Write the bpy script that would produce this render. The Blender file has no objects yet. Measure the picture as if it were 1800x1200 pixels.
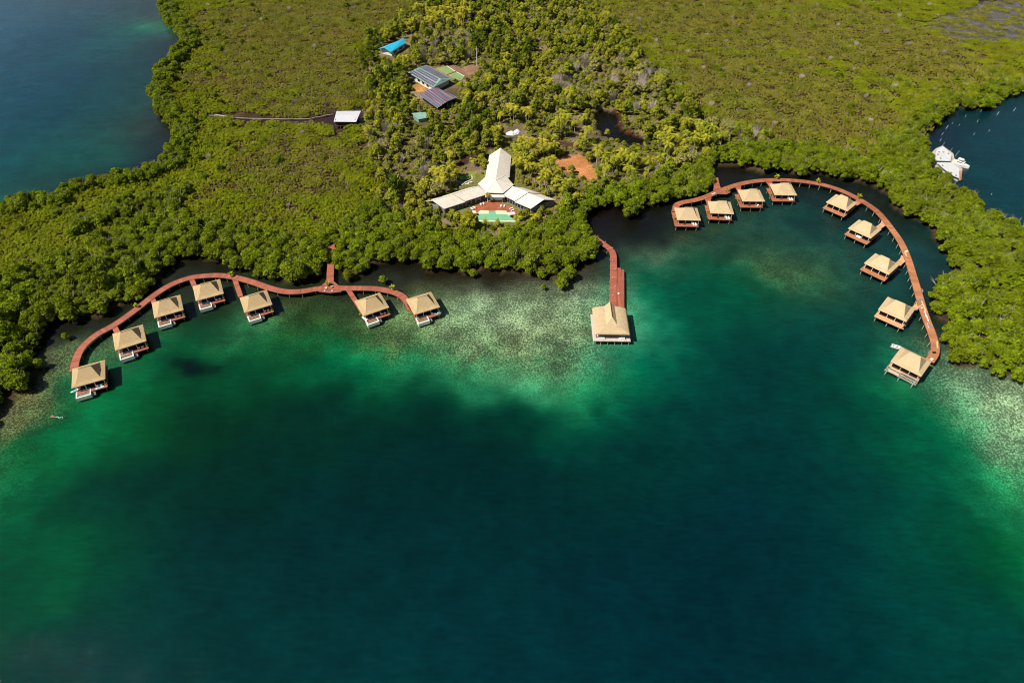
import bpy, math, random
import numpy as np
from mathutils import Vector, Matrix

random.seed(11)
RNG = np.random.default_rng(11)
scene = bpy.context.scene
COL = scene.collection
R = math.radians

# ------------------------------------------------------------------ camera
H = 176.0
PITCH = R(44.5)
F = 1140.0                      # focal length in photograph pixels (1800 wide)
cp, sp = math.cos(PITCH), math.sin(PITCH)


def P(px, py, z=0.0):
    """World point at height z seen at a photograph pixel."""
    a, b = (px - 900.0) / F, (600.0 - py) / F
    d = (a, cp + b * sp, -sp + b * cp)
    t = (z - H) / d[2]
    return Vector((d[0] * t, d[1] * t, z))


def zc(x, y, z=0.0):
    return y * cp - (z - H) * sp


def PP(pts, z=0.0):
    return [P(p[0], p[1], p[2] if len(p) > 2 else z) for p in pts]


cam_d = bpy.data.cameras.new('camera')
cam = bpy.data.objects.new('camera', cam_d)
COL.objects.link(cam)
cam.location = (0, 0, H)
cam.rotation_euler = (math.pi / 2 - PITCH, 0, 0)
cam_d.sensor_width = 36
cam_d.lens = F / 1800 * 36
cam_d.clip_end = 12000
scene.camera = cam

# ------------------------------------------------------------------ light
SUN_EL, SUN_AZ = R(53), math.atan2(-0.93, -0.37)      # azimuth from +Y towards +X
L = Vector((math.sin(SUN_AZ) * math.cos(SUN_EL), math.cos(SUN_AZ) * math.cos(SUN_EL), math.sin(SUN_EL)))
sd = bpy.data.lights.new('sun', 'SUN')
sd.energy = 5.0
sd.angle = R(0.53)
sd.color = (1.0, 0.95, 0.86)
so = bpy.data.objects.new('sun', sd)
COL.objects.link(so)
so.rotation_euler = L.to_track_quat('Z', 'Y').to_euler()
w = bpy.data.worlds.new('World')
scene.world = w
w.use_nodes = True
nt = w.node_tree
sky = nt.nodes.new('ShaderNodeTexSky')
sky.sky_type = 'NISHITA'
sky.sun_disc = False
sky.sun_elevation = SUN_EL
sky.sun_rotation = SUN_AZ % (2 * math.pi)
bg = nt.nodes['Background']
nt.links.new(sky.outputs[0], bg.inputs[0])
bg.inputs[1].default_value = 0.05
sky.dust_density = 1.0
scene.view_settings.view_transform = 'Standard'
scene.view_settings.look = 'None'
scene.view_settings.exposure = 0.36
scene.view_settings.gamma = 1.0
try:
    scene.cycles.pixel_filter_type = 'BLACKMAN_HARRIS'
    scene.cycles.filter_width = 1.05
    scene.cycles.max_bounces = 6
    scene.cycles.diffuse_bounces = 2
    scene.cycles.glossy_bounces = 2
    scene.cycles.transparent_max_bounces = 8
    scene.cycles.sample_clamp_indirect = 4
except Exception:
    pass


# ------------------------------------------------------------------ materials
def s2l(c):
    return tuple((v / 255 / 12.92) if v / 255 <= 0.04045 else ((v / 255 + 0.055) / 1.055) ** 2.4 for v in c)


class NT:
    def __init__(self, name):
        self.m = bpy.data.materials.new(name)
        self.m.use_nodes = True
        self.t = self.m.node_tree
        self.b = self.t.nodes['Principled BSDF']
        self.out = self.t.nodes['Material Output']

    def n(self, kind, **kw):
        o = self.t.nodes.new(kind)
        for k, v in kw.items():
            setattr(o, k, v)
        return o

    def l(self, a, b):
        self.t.links.new(a, b)

    def math(self, op, a, b=None, clamp=False):
        o = self.n('ShaderNodeMath', operation=op, use_clamp=clamp)
        for i, v in enumerate((a, b)):
            if v is None:
                continue
            if isinstance(v, (int, float)):
                o.inputs[i].default_value = v
            else:
                self.l(v, o.inputs[i])
        return o.outputs[0]

    def mix(self, fac, a, b, blend='MIX'):
        o = self.n('ShaderNodeMix', data_type='RGBA', blend_type=blend)
        for s, v in ((o.inputs[0], fac), (o.inputs[6], a), (o.inputs[7], b)):
            if isinstance(v, (int, float)):
                s.default_value = v
            elif isinstance(v, tuple):
                s.default_value = (*v[:3], 1)
            else:
                self.l(v, s)
        return o.outputs[2]

    def noise(self, scale, detail=3, rough=0.55, vec=None, out=0):
        o = self.n('ShaderNodeTexNoise')
        o.inputs['Scale'].default_value = scale
        o.inputs['Detail'].default_value = detail
        o.inputs['Roughness'].default_value = rough
        if vec is not None:
            self.l(vec, o.inputs['Vector'])
        return o.outputs[out]

    def ramp(self, fac, lo, hi, a=0.0, b=1.0):
        o = self.n('ShaderNodeMapRange', clamp=True)
        self.l(fac, o.inputs[0])
        for i, v in enumerate((lo, hi, a, b)):
            o.inputs[i + 1].default_value = v
        return o.outputs[0]

    def coord(self, which='Object'):
        return self.n('ShaderNodeTexCoord').outputs[which]

    def pos(self):
        return self.n('ShaderNodeNewGeometry').outputs['Position']

    def attr(self, name, out='Fac'):
        return self.n('ShaderNodeAttribute', attribute_name=name).outputs[out]

    def bump(self, h, strength=0.3, dist=0.05):
        o = self.n('ShaderNodeBump')
        o.inputs['Strength'].default_value = strength
        o.inputs['Distance'].default_value = dist
        self.l(h, o.inputs['Height'])
        self.l(o.outputs[0], self.b.inputs['Normal'])
        return o.outputs[0]


def simple(name, c, rough=0.7, var=0.15, scale=1.5, metal=0.0, spec=0.3, bump=0.0):
    k = NT(name)
    c = tuple(c)
    f = k.noise(scale, 4, 0.6, k.pos())
    k.l(k.mix(k.ramp(f, 0.3, 0.7), tuple(v * (1 - var) for v in c), tuple(min(1, v * (1 + var)) for v in c)), k.b.inputs['Base Color'])
    k.b.inputs['Roughness'].default_value = rough
    k.b.inputs['Metallic'].default_value = metal
    k.b.inputs['Specular IOR Level'].default_value = spec
    if bump:
        k.bump(f, bump, 0.1)
    return k.m


def leaf_mat(name, dark, light, alt, trans=0.25, amp=1.0):
    k = NT(name)
    rnd = k.n('ShaderNodeObjectInfo').outputs['Random']
    tone = k.attr('tone')
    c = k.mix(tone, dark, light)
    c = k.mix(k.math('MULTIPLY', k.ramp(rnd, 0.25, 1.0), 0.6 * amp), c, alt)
    big = k.noise(0.035, 2, 0.5, k.pos())
    c = k.mix(k.ramp(big, 0.35, 0.7, 0.0, 0.5), c, tuple(v * q for v, q in zip(alt, (1.0, 0.85, 1.2))))
    v = k.ramp(k.noise(0.13, 3, 0.6, k.pos()), 0.3, 0.7, 0.72, 1.25)
    c = k.mix(1.0, c, k.n('ShaderNodeCombineColor').outputs[0], 'MULTIPLY')
    comb = [q for q in k.t.nodes if q.type == 'COMBINE_COLOR'][0]
    for i in range(3):
        k.l(v, comb.inputs[i])
    k.l(c, k.b.inputs['Base Color'])
    k.b.inputs['Roughness'].default_value = 0.55
    k.b.inputs['Specular IOR Level'].default_value = 0.08
    tr = k.n('ShaderNodeBsdfTranslucent')
    k.l(c, tr.inputs[0])
    ms = k.n('ShaderNodeMixShader')
    ms.inputs[0].default_value = trans
    k.l(k.b.outputs[0], ms.inputs[1])
    k.l(tr.outputs[0], ms.inputs[2])
    k.l(ms.outputs[0], k.out.inputs[0])
    return k.m


def plank_mat(name, c, var=0.35, rough=0.6):
    """Boards laid across the run (uv.x along, uv.y across, in metres)."""
    k = NT(name)
    uv = k.attr('run', 'Vector')
    sep = k.n('ShaderNodeSeparateXYZ')
    k.l(uv, sep.inputs[0])
    band = k.n('ShaderNodeTexWhiteNoise', noise_dimensions='1D')
    k.l(k.math('FLOOR', k.math('MULTIPLY', sep.outputs[0], 0.85)), band.inputs['W'])
    fine = k.n('ShaderNodeTexWhiteNoise', noise_dimensions='1D')
    k.l(k.math('FLOOR', k.math('MULTIPLY', sep.outputs[0], 6.0)), fine.inputs['W'])
    big = k.noise(0.35, 4, 0.6, k.pos())
    f = k.math('ADD', k.math('MULTIPLY', band.outputs[0], 0.55), k.math('ADD', k.math('MULTIPLY', fine.outputs[0], 0.3), k.math('MULTIPLY', k.ramp(big, 0.3, 0.7), 0.35)))
    col = k.mix(f, tuple(v * (1 - var) for v in c), tuple(v * (1 + var) for v in c))
    grey = k.noise(0.9, 5, 0.7, k.pos())
    col = k.mix(k.ramp(grey, 0.55, 0.8, 0, 0.45), col, (sum(c) / 2.6, sum(c) / 3.0, sum(c) / 3.2))
    k.l(col, k.b.inputs['Base Color'])
    k.b.inputs['Roughness'].default_value = rough
    fr = k.math('FRACT', k.math('MULTIPLY', sep.outputs[0], 6.0))
    k.bump(k.ramp(fr, 0.0, 0.15), 0.5, 0.02)
    return k.m


def thatch_mat(name, c):
    k = NT(name)
    p = k.coord()
    mp = k.n('ShaderNodeMapping')
    mp.inputs['Scale'].default_value = (1, 1, 5)
    k.l(p, mp.inputs[0])
    f = k.noise(1.0, 6, 0.75, mp.outputs[0])
    g = k.noise(0.45, 4, 0.65, k.pos())
    rnd = k.n('ShaderNodeObjectInfo').outputs['Random']
    col = k.mix(k.ramp(f, 0.28, 0.72), tuple(v * 0.56 for v in c), tuple(v * 1.34 for v in c))
    col = k.mix(k.ramp(g, 0.42, 0.7, 0, 0.6), col, (c[0] * 0.72, c[1] * 0.76, c[2] * 0.82))
    col = k.mix(k.math('MULTIPLY', rnd, 0.55), col, (c[0] * 0.82, c[1] * 0.8, c[2] * 0.8))
    k.l(col, k.b.inputs['Base Color'])
    k.b.inputs['Roughness'].default_value = 0.95
    k.b.inputs['Specular IOR Level'].default_value = 0.1
    k.bump(f, 0.9, 0.12)
    return k.m


M = {}
M['thatch'] = thatch_mat('thatch', (0.49, 0.355, 0.185))
M['thatch_pale'] = thatch_mat('thatch_pale', (0.55, 0.41, 0.235))
M['deck_red'] = plank_mat('deck_red', (0.30, 0.085, 0.046))
M['deck_brown'] = plank_mat('deck_brown', (0.30, 0.095, 0.045))
M['deck_orange'] = plank_mat('deck_orange', (0.38, 0.15, 0.062))
M['deck_new'] = plank_mat('deck_new', (0.55, 0.28, 0.14))
M['deck_grey'] = plank_mat('deck_grey', (0.50, 0.42, 0.37), 0.2)
M['timber'] = simple('timber', (0.10, 0.045, 0.028), 0.7, 0.3)
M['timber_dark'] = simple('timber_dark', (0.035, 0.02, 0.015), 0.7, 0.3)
M['lumber'] = simple('lumber', (0.62, 0.45, 0.26), 0.7, 0.2)
M['stilt'] = simple('stilt', (0.42, 0.42, 0.40), 0.7, 0.2)
M['white'] = simple('white_paint', (0.80, 0.78, 0.74), 0.5, 0.05)
M['concrete'] = simple('pool_concrete', (0.66, 0.66, 0.60), 0.7, 0.12)
M['pool_stone'] = simple('pool_stone', (0.55, 0.58, 0.36), 0.6, 0.08)
M['pool_tile'] = simple('pool_tile', (0.30, 0.42, 0.28), 0.5, 0.1)
M['glass'] = simple('dark_glass', (0.012, 0.016, 0.02), 0.08, 0.2, spec=0.6)
M['interior'] = simple('interior_wood', (0.05, 0.027, 0.018), 0.7, 0.3)
M['roof_white'] = None
M['blue_roof'] = simple('blue_roof', (0.03, 0.42, 0.60), 0.4, 0.1, 0.6)
M['teal_roof'] = simple('teal_roof', (0.20, 0.34, 0.27), 0.45, 0.15, 0.6)
M['wall_white'] = simple('wall_white', (0.66, 0.64, 0.58), 0.7, 0.12)
M['wall_grey'] = simple('wall_grey', (0.22, 0.22, 0.23), 0.7, 0.25)
M['tin'] = simple('tin_roof', (0.58, 0.58, 0.60), 0.4, 0.12, 0.9)
M['red_paint'] = simple('red_paint', (0.45, 0.10, 0.09), 0.5, 0.1)
M['court'] = simple('court_green', (0.19, 0.27, 0.10), 0.85, 0.18, 0.5)
M['kayak_blue'] = simple('kayak_blue', (0.05, 0.42, 0.62), 0.35, 0.05)
M['yellow'] = simple('yellow_shell', (0.75, 0.62, 0.35), 0.4, 0.05)
M['dark_hull'] = simple('dark_hull', (0.02, 0.02, 0.022), 0.5, 0.2)
M['bark'] = simple('bark', (0.15, 0.12, 0.09), 0.9, 0.3)
M['bark_pale'] = simple('bark_pale', (0.42, 0.38, 0.32), 0.9, 0.2)
M['log_grey'] = simple('log_grey', (0.26, 0.23, 0.20), 0.9, 0.3)
M['soil'] = simple('soil', (0.06, 0.035, 0.022), 0.95, 0.4)
M['terracotta'] = simple('terracotta', (0.30, 0.085, 0.04), 0.8, 0.3, 0.5)
M['path_pink'] = simple('path_pink', (0.36, 0.16, 0.10), 0.85, 0.25, 0.6)
M['stone'] = simple('pale_stone', (0.40, 0.36, 0.30), 0.85, 0.2)
M['skin'] = simple('skin', (0.42, 0.22, 0.14), 0.6, 0.05)
M['swim'] = simple('orange_swimwear', (0.6, 0.12, 0.03), 0.6, 0.05)
M['hair'] = simple('hair', (0.02, 0.014, 0.01), 0.6, 0.1)
M['tarp'] = simple('tarp_white', (0.74, 0.73, 0.72), 0.6, 0.08, 0.6)
M['lily'] = simple('lily_leaf', (0.10, 0.22, 0.02), 0.6, 0.3)
M['foam'] = simple('foam', (0.35, 0.45, 0.42), 0.8, 0.1)


def white_roof_mat(name, c):
    k = NT(name)
    uv = k.attr('run', 'Vector')
    sep = k.n('ShaderNodeSeparateXYZ')
    k.l(uv, sep.inputs[0])
    fr = k.math('FRACT', k.math('MULTIPLY', sep.outputs[0], 1.1))
    f = k.noise(0.5, 4, 0.6, k.pos())
    col = k.mix(k.ramp(f, 0.3, 0.75), c, tuple(v * 0.82 for v in c))
    st = k.noise(2.2, 5, 0.75, k.pos())
    col = k.mix(k.ramp(st, 0.58, 0.78, 0, 0.5), col, (c[0] * 0.6, c[1] * 0.56, c[2] * 0.5))
    seam = k.ramp(fr, 0.0, 0.08)
    col = k.mix(k.math('MULTIPLY', k.math('SUBTRACT', 1.0, seam), 0.6), col, tuple(v * 0.5 for v in c))
    k.l(col, k.b.inputs['Base Color'])
    k.b.inputs['Roughness'].default_value = 0.5
    k.bump(seam, 0.4, 0.03)
    return k.m


M['roof_white'] = white_roof_mat('lodge_roof', (0.74, 0.655, 0.54))
M['tin'] = white_roof_mat('tin_roof', (0.56, 0.56, 0.58))
M['barge_roof'] = white_roof_mat('barge_roof', (0.60, 0.595, 0.59))


def solar_mat(name):
    k = NT(name)
    uv = k.attr('run', 'Vector')
    sep = k.n('ShaderNodeSeparateXYZ')
    k.l(uv, sep.inputs[0])
    a = k.math('FRACT', k.math('MULTIPLY', sep.outputs[0], 1 / 1.7))
    b = k.math('FRACT', k.math('MULTIPLY', sep.outputs[1], 1 / 1.7))
    e = k.math('MAXIMUM', k.math('LESS_THAN', a, 0.10), k.math('LESS_THAN', b, 0.10))
    k.l(k.mix(e, (0.04, 0.036, 0.062), (0.55, 0.55, 0.6)), k.b.inputs['Base Color'])
    k.b.inputs['Roughness'].default_value = 0.3
    return k.m


M['solar'] = solar_mat('solar_cells')


def pool_water_mat(name, c):
    k = NT(name)
    f = k.noise(1.2, 3, 0.5, k.pos())
    k.l(k.mix(k.ramp(f, 0.3, 0.7), tuple(v * 0.85 for v in c), tuple(v * 1.1 for v in c)), k.b.inputs['Base Color'])
    k.b.inputs['Roughness'].default_value = 0.05
    k.b.inputs['IOR'].default_value = 1.33
    k.bump(k.noise(2.5, 3, 0.5, k.pos()), 0.15, 0.03)
    return k.m


M['pool_water'] = pool_water_mat('pool_water', (0.17, 0.42, 0.24))
M['plunge_water'] = pool_water_mat('plunge_water', (0.20, 0.27, 0.14))

M['leaf_mangrove'] = leaf_mat('leaf_mangrove', (0.055, 0.092, 0.003), (0.30, 0.385, 0.008), (0.17, 0.215, 0.006))
M['leaf_scrub'] = leaf_mat('leaf_scrub', (0.085, 0.108, 0.003), (0.37, 0.45, 0.009), (0.28, 0.305, 0.009))
M['leaf_brown'] = leaf_mat('leaf_brown', (0.085, 0.09, 0.005), (0.36, 0.40, 0.014), (0.28, 0.255, 0.02))
M['leaf_dark'] = leaf_mat('leaf_dark', (0.05, 0.085, 0.003), (0.20, 0.29, 0.008), (0.14, 0.19, 0.005))
M['leaf_mid'] = leaf_mat('leaf_mid', (0.08, 0.11, 0.005), (0.36, 0.43, 0.018), (0.32, 0.33, 0.03))
M['leaf_yellow'] = leaf_mat('leaf_yellow', (0.15, 0.165, 0.006), (0.50, 0.49, 0.03), (0.37, 0.38, 0.03))
M['leaf_olive'] = leaf_mat('leaf_olive', (0.15, 0.16, 0.02), (0.46, 0.47, 0.08), (0.42, 0.39, 0.11))
M['leaf_palm'] = leaf_mat('leaf_palm', (0.11, 0.14, 0.006), (0.42, 0.44, 0.03), (0.46, 0.42, 0.03))
M['twig'] = leaf_mat('twig', (0.26, 0.22, 0.165), (0.60, 0.53, 0.43), (0.45, 0.39, 0.28), 0.0, 0.5)


# ------------------------------------------------------------------ mesh building
class MB:
    def __init__(self):
        self.v, self.f, self.m, self.run, self.tone = [], [], [], [], []

    def face(self, pts, mi=0, run=None, tone=0.5):
        i = len(self.v)
        self.v += [tuple(p) for p in pts]
        self.f.append(tuple(range(i, i + len(pts))))
        self.m.append(mi)
        self.run.append(run if run is not None else [(p[0], p[1], 0) for p in pts])
        self.tone.append(tone)

    def box(self, x0, x1, y0, y1, z0, z1, mi=0, M4=None, axis=0):
        c = [Vector((x, y, z)) for z in (z0, z1) for y in (y0, y1) for x in (x0, x1)]
        loc = [(q[axis], q[1 - axis], 0) for q in c]
        if M4 is not None:
            c = [M4 @ q for q in c]
        for q in ((0, 2, 3, 1), (4, 5, 7, 6), (0, 1, 5, 4), (2, 6, 7, 3), (0, 4, 6, 2), (1, 3, 7, 5)):
            self.face([c[i] for i in q], mi, [loc[i] for i in q])
        return self

    def prism(self, poly, z0, z1, mi=0, side_mi=None):
        """Vertical prism over a plan polygon (any winding)."""
        a = sum(poly[i - 1][0] * poly[i][1] - poly[i][0] * poly[i - 1][1] for i in range(len(poly)))
        pl = [(p[0], p[1]) for p in (poly if a > 0 else poly[::-1])]
        self.face([(x, y, z1) for x, y in pl], mi)
        self.face([(x, y, z0) for x, y in pl[::-1]], mi)
        for i in range(len(pl)):
            a_, b_ = pl[i - 1], pl[i]
            self.face([(*a_, z0), (*b_, z0), (*b_, z1), (*a_, z1)], mi if side_mi is None else side_mi)
        return self

    def slab(self, pts, t, mi=0, run=None):
        """Sloping flat sheet with thickness t (pts seen from above, any winding)."""
        pts = [Vector(p) for p in pts]
        n = Vector((0, 0, 0))
        for i in range(len(pts)):
            n += pts[i - 1].cross(pts[i])
        if n.z < 0:
            pts = pts[::-1]
            run = run[::-1] if run else None
        if run is None:
            o, u = pts[0], (pts[1] - pts[0]).normalized()
            nn = n.normalized() * (1 if n.z > 0 else -1)
            vv = nn.cross(u)
            run = [((p - o).dot(u), (p - o).dot(vv), 0) for p in pts]
        lo = [p - Vector((0, 0, t)) for p in pts]
        self.face(pts, mi, run)
        self.face(lo[::-1], mi, run[::-1])
        for i in range(len(pts)):
            self.face([lo[i - 1], lo[i], pts[i], pts[i - 1]], mi)
        return self

    def tube(self, pts, rads, seg=7, mi=0, tone=0.5, cap=True):
        pts = [Vector(p) for p in pts]
        rings = []
        for i, p in enumerate(pts):
            d = (pts[min(i + 1, len(pts) - 1)] - pts[max(i - 1, 0)]).normalized()
            a = d.orthogonal().normalized()
            b = d.cross(a)
            rings.append([p + (a * math.cos(t) + b * math.sin(t)) * rads[i] for t in [2 * math.pi * j / seg for j in range(seg)]])
        for i in range(len(rings) - 1):
            for j in range(seg):
                k = (j + 1) % seg
                self.face([rings[i][j], rings[i][k], rings[i + 1][k], rings[i + 1][j]], mi, None, tone)
        if cap:
            self.face(rings[0][::-1], mi, None, tone)
            self.face(rings[-1], mi, None, tone)
        return self

    def lathe(self, prof, seg=12, mi=0, c=(0, 0, 0)):
        rr = [[(c[0] + r * math.cos(2 * math.pi * j / seg), c[1] + r * math.sin(2 * math.pi * j / seg), c[2] + z) for j in range(seg)] for r, z in prof]
        for i in range(len(rr) - 1):
            for j in range(seg):
                k = (j + 1) % seg
                self.face([rr[i][j], rr[i][k], rr[i + 1][k], rr[i + 1][j]], mi)
        return self

    def mesh(self, name, mats):
        me = bpy.data.meshes.new(name)
        me.from_pydata(self.v, [], self.f)
        for q in (mats if isinstance(mats, (list, tuple)) else [mats]):
            me.materials.append(q)
        me.polygons.foreach_set('material_index', self.m)
        a = me.attributes.new('run', 'FLOAT_VECTOR', 'CORNER')
        flat = [c for r in self.run for p in r for c in p]
        a.data.foreach_set('vector', flat)
        t = me.attributes.new('tone', 'FLOAT', 'FACE')
        t.data.foreach_set('value', self.tone)
        me.update()
        return me

    def build(self, name, mats, parent=None, smooth=False):
        me = self.mesh(name, mats)
        if smooth:
            me.polygons.foreach_set('use_smooth', [True] * len(me.polygons))
        return link(name, me, parent)


def link(name, me, parent=None, loc=None):
    o = bpy.data.objects.new(name, me)
    COL.objects.link(o)
    if parent is not None:
        o.parent = parent
    if loc is not None:
        o.location = loc
    return o


def tag(o, label=None, cat=None, group=None, kind=None):
    if label:
        o['label'] = label
    if cat:
        o['category'] = cat
    if group:
        o['group'] = group
    if kind:
        o['kind'] = kind
    return o


def thing(name, label, cat, loc=(0, 0, 0), rz=0.0, group=None):
    o = bpy.data.objects.new(name, None)
    COL.objects.link(o)
    o.location = loc
    o.rotation_euler = (0, 0, rz)
    o.empty_display_size = 0.5
    return tag(o, label, cat, group)


def dup(root, loc, rz, label=None, group=None, scl=None):
    r = root.copy()
    COL.objects.link(r)
    r.location = loc
    r.rotation_euler = (0, 0, rz)
    if scl is not None:
        r.scale = scl
    if label:
        r['label'] = label
    if group:
        r['group'] = group
    for ch in list(root.children):
        c = ch.copy()
        COL.objects.link(c)
        c.parent = r
        for g in list(ch.children):
            d = g.copy()
            COL.objects.link(d)
            d.parent = c
    return r


def bevel(o, wdt=0.05, seg=2):
    m = o.modifiers.new('bevel', 'BEVEL')
    m.width = wdt
    m.segments = seg
    m.limit_method = 'ANGLE'
    return o


# ------------------------------------------------------------------ plan of the place
A_SHORE = [(300, -90), (287, 0), (277, 15), (283, 28), (292, 45), (310, 62), (317, 68), (312, 88), (293, 97), (292, 110), (272, 130),
           (269, 153), (259, 172), (265, 193), (270, 204), (283, 208), (302, 227), (300, 247)]
A_SHORE = [(x, y, 1.5) for x, y in A_SHORE] + [(x, y, 5.0) for x, y in [(285, 262), (283, 270), (267, 282), (230, 292), (197, 300), (153, 300),
           (117, 313), (87, 333), (33, 342), (0, 348), (-160, 400)]]
B_SHORE = [(-180, 900), (-60, 795), (0, 740), (17, 717), (40, 692), (63, 677), (83, 652), (86, 633), (72, 617), (76, 602), (90, 593), (88, 575),
           (98, 565), (112, 568), (133, 573), (145, 561), (163, 564), (200, 553), (217, 537), (247, 523), (277, 500), (307, 473), (310, 466),
           (320, 455), (328, 449), (337, 451), (343, 462), (367, 460), (397, 467), (403, 478), (427, 474), (443, 488), (473, 491), (500, 503),
           (520, 504), (533, 493), (572, 486), (582, 470), (594, 488), (607, 496), (633, 496), (650, 481), (657, 467), (663, 466), (683, 470), (700, 460),
           (713, 463), (733, 463), (740, 478), (767, 479), (790, 472), (817, 488), (833, 488), (853, 477), (880, 484), (910, 480),
           (937, 489), (960, 487), (967, 501), (987, 509), (1010, 504), (1030, 491), (1023, 473), (1033, 457), (1043, 455), (1062, 443),
           (1060, 431), (1047, 418), (1038, 405), (1032, 393), (1034, 384), (1047, 367), (1080, 360), (1090, 372), (1107, 388), (1120, 381), (1133, 364),
           (1167, 364), (1180, 354), (1200, 352), (1220, 348), (1247, 333), (1260, 325), (1256, 305), (1267, 293), (1297, 293), (1330, 302),
           (1347, 307), (1373, 298), (1387, 306), (1417, 310), (1437, 304), (1467, 313), (1497, 317), (1527, 324), (1540, 334), (1560, 341),
           (1554, 353), (1570, 368), (1593, 381), (1617, 388), (1627, 402), (1630, 420), (1650, 433), (1660, 457), (1664, 470), (1648, 490),
           (1628, 504), (1633, 518), (1628, 534), (1637, 557), (1653, 568), (1657, 580), (1648, 594), (1657, 614), (1652, 631), (1667, 648),
           (1690, 660), (1710, 654), (1737, 651), (1747, 674), (1767, 679), (1782, 668), (1800, 674), (1900, 715), (2050, 790)]
B_SHORE = [(x, y, 1.5) for x, y in B_SHORE]
C_SHORE = [(2050, 480, 4), (1900, 440, 4), (1800, 394, 5), (1773, 381, 5), (1750, 364, 5), (1723, 338, 5), (1693, 323, 5), (1667, 304, 5), (1645, 287, 4),
           (1634, 268, 1.5), (1630, 247, 1.5), (1628, 233, 1.5), (1643, 227, 1.5), (1663, 210, 1.5), (1680, 197, 1.5), (1684, 187, 1.5), (1693, 193, 1.5), (1717, 193, 1.5),
           (1747, 190, 1.5), (1767, 180, 1.5), (1768, 171, 1.5), (1800, 167, 1.5), (1900, 150, 1.5), (2100, 120, 1.5)]
LAND = [(p.x, p.y) for p in PP(A_SHORE)] + [(p.x, p.y) for p in PP(B_SHORE)] + [(p.x, p.y) for p in PP(C_SHORE)]
LAND += [(P(2100, -90).x + 300, 900), (P(300, -90).x, 900)]
SHORE_SEGS = [[(p.x, p.y) for p in PP(q)] for q in (A_SHORE, B_SHORE, C_SHORE)]


def poly(pts, z=0.9):
    return [(p.x, p.y) for p in PP(pts, z)]


def inside(X, Y, pl):
    X, Y = np.asarray(X, float), np.asarray(Y, float)
    r = np.zeros(X.shape, bool)
    n = len(pl)
    for i in range(n):
        x0, y0 = pl[i - 1]
        x1, y1 = pl[i]
        if y0 == y1:
            continue
        c = (y0 > Y) != (y1 > Y)
        xi = (x1 - x0) * (Y - y0) / (y1 - y0) + x0
        r ^= c & (X < xi)
    return r


def dist_lines(X, Y, lines):
    X, Y = np.asarray(X, float), np.asarray(Y, float)
    best = np.full(X.shape, 1e9)
    for ln in lines:
        for (x0, y0), (x1, y1) in zip(ln[:-1], ln[1:]):
            dx, dy = x1 - x0, y1 - y0
            q = dx * dx + dy * dy + 1e-9
            t = np.clip(((X - x0) * dx + (Y - y0) * dy) / q, 0, 1)
            best = np.minimum(best, (X - x0 - t * dx) ** 2 + (Y - y0 - t * dy) ** 2)
    return np.sqrt(best)


WOOD = poly([(770, -60), (735, 10), (700, 42), (648, 75), (632, 105), (640, 140), (650, 165), (640, 195), (640, 235), (655, 280), (668, 330), (660, 365),
             (700, 400), (760, 420), (860, 425), (950, 405), (1000, 385), (1030, 350), (1090, 335), (1150, 318), (1215, 296), (1290, 262), (1360, 250), (1330, 232), (1235, 212),
             (1185, 165), (1150, 125), (1100, 65), (1062, 20), (1020, -10), (960, -60)])
CHANNEL = poly([(352, 201), (400, 207), (450, 208), (540, 209), (585, 198), (640, 200), (640, 222), (600, 227), (575, 221), (545, 215), (500, 212), (440, 212), (352, 204)], 0.2)
POND = poly([(1043, 196), (1065, 193), (1083, 199), (1086, 220), (1100, 233), (1133, 243), (1130, 256), (1105, 256), (1085, 247), (1060, 240), (1046, 222)], 0.2)
POND_BANK = poly([(1075, 192), (1090, 194), (1099, 204), (1096, 218), (1122, 236), (1142, 247), (1135, 258), (1100, 256), (1080, 220)], 0.5)
CLEAR = poly([(976, 281), (1000, 273), (1020, 270), (1034, 283), (1052, 305), (1048, 316), (1030, 318), (1010, 306), (984, 300)])
SITE_LODGE = poly([(758, 352), (800, 330), (852, 300), (860, 262), (900, 262), (906, 315), (962, 350), (938, 380), (918, 402), (815, 402), (806, 380), (778, 376)])
LAWN = poly([(800, 318), (806, 306), (832, 302), (846, 312), (838, 324), (806, 334)])
GPOND = poly([(797, 317), (801, 309), (815, 305), (828, 308), (828, 314), (815, 320), (808, 328), (800, 327)])
COURTS = poly([(762, 120), (788, 112), (812, 120), (830, 112), (845, 118), (828, 136), (812, 145), (790, 138)])
SOLAR = poly([(714, 130), (750, 112), (800, 135), (800, 152), (810, 172), (775, 196), (735, 180), (726, 160)])
BLUEH = poly([(662, 92), (690, 72), (724, 72), (722, 88), (692, 104), (668, 102)])
SHED = poly([(720, 200), (754, 198), (748, 220), (728, 222)])
TARPS = poly([(880, 222), (920, 220), (925, 240), (905, 247), (880, 243)])
RPATH = poly([(942, 392), (952, 374), (975, 356), (1004, 350), (1004, 360), (980, 368), (962, 392)])
BPATH = poly([(575, 425), (590, 425), (594, 490), (572, 490)])
MUD1 = poly([(795, 292), (830, 268), (868, 255), (872, 262), (835, 280), (800, 298)])
MUD2 = poly([(900, 248), (930, 240), (985, 246), (1040, 258), (1040, 264), (980, 258), (925, 252)])
MUD3 = poly([(925, 300), (960, 290), (985, 310), (1000, 335), (985, 352), (955, 350), (940, 325)])
DIRT1 = poly([(820, 42), (850, 38), (866, 44), (845, 54), (822, 52)])
DIRT2 = poly([(1080, 112), (1112, 110), (1140, 130), (1110, 134)])
DIRT3 = poly([(720, 150), (745, 148), (752, 160), (730, 163)])
MARSH = poly([(1625, 40), (1690, 15), (1800, -20), (1960, -40), (1960, 85), (1800, 76), (1700, 72), (1640, 56)])
HUT_ZONE = []

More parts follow.
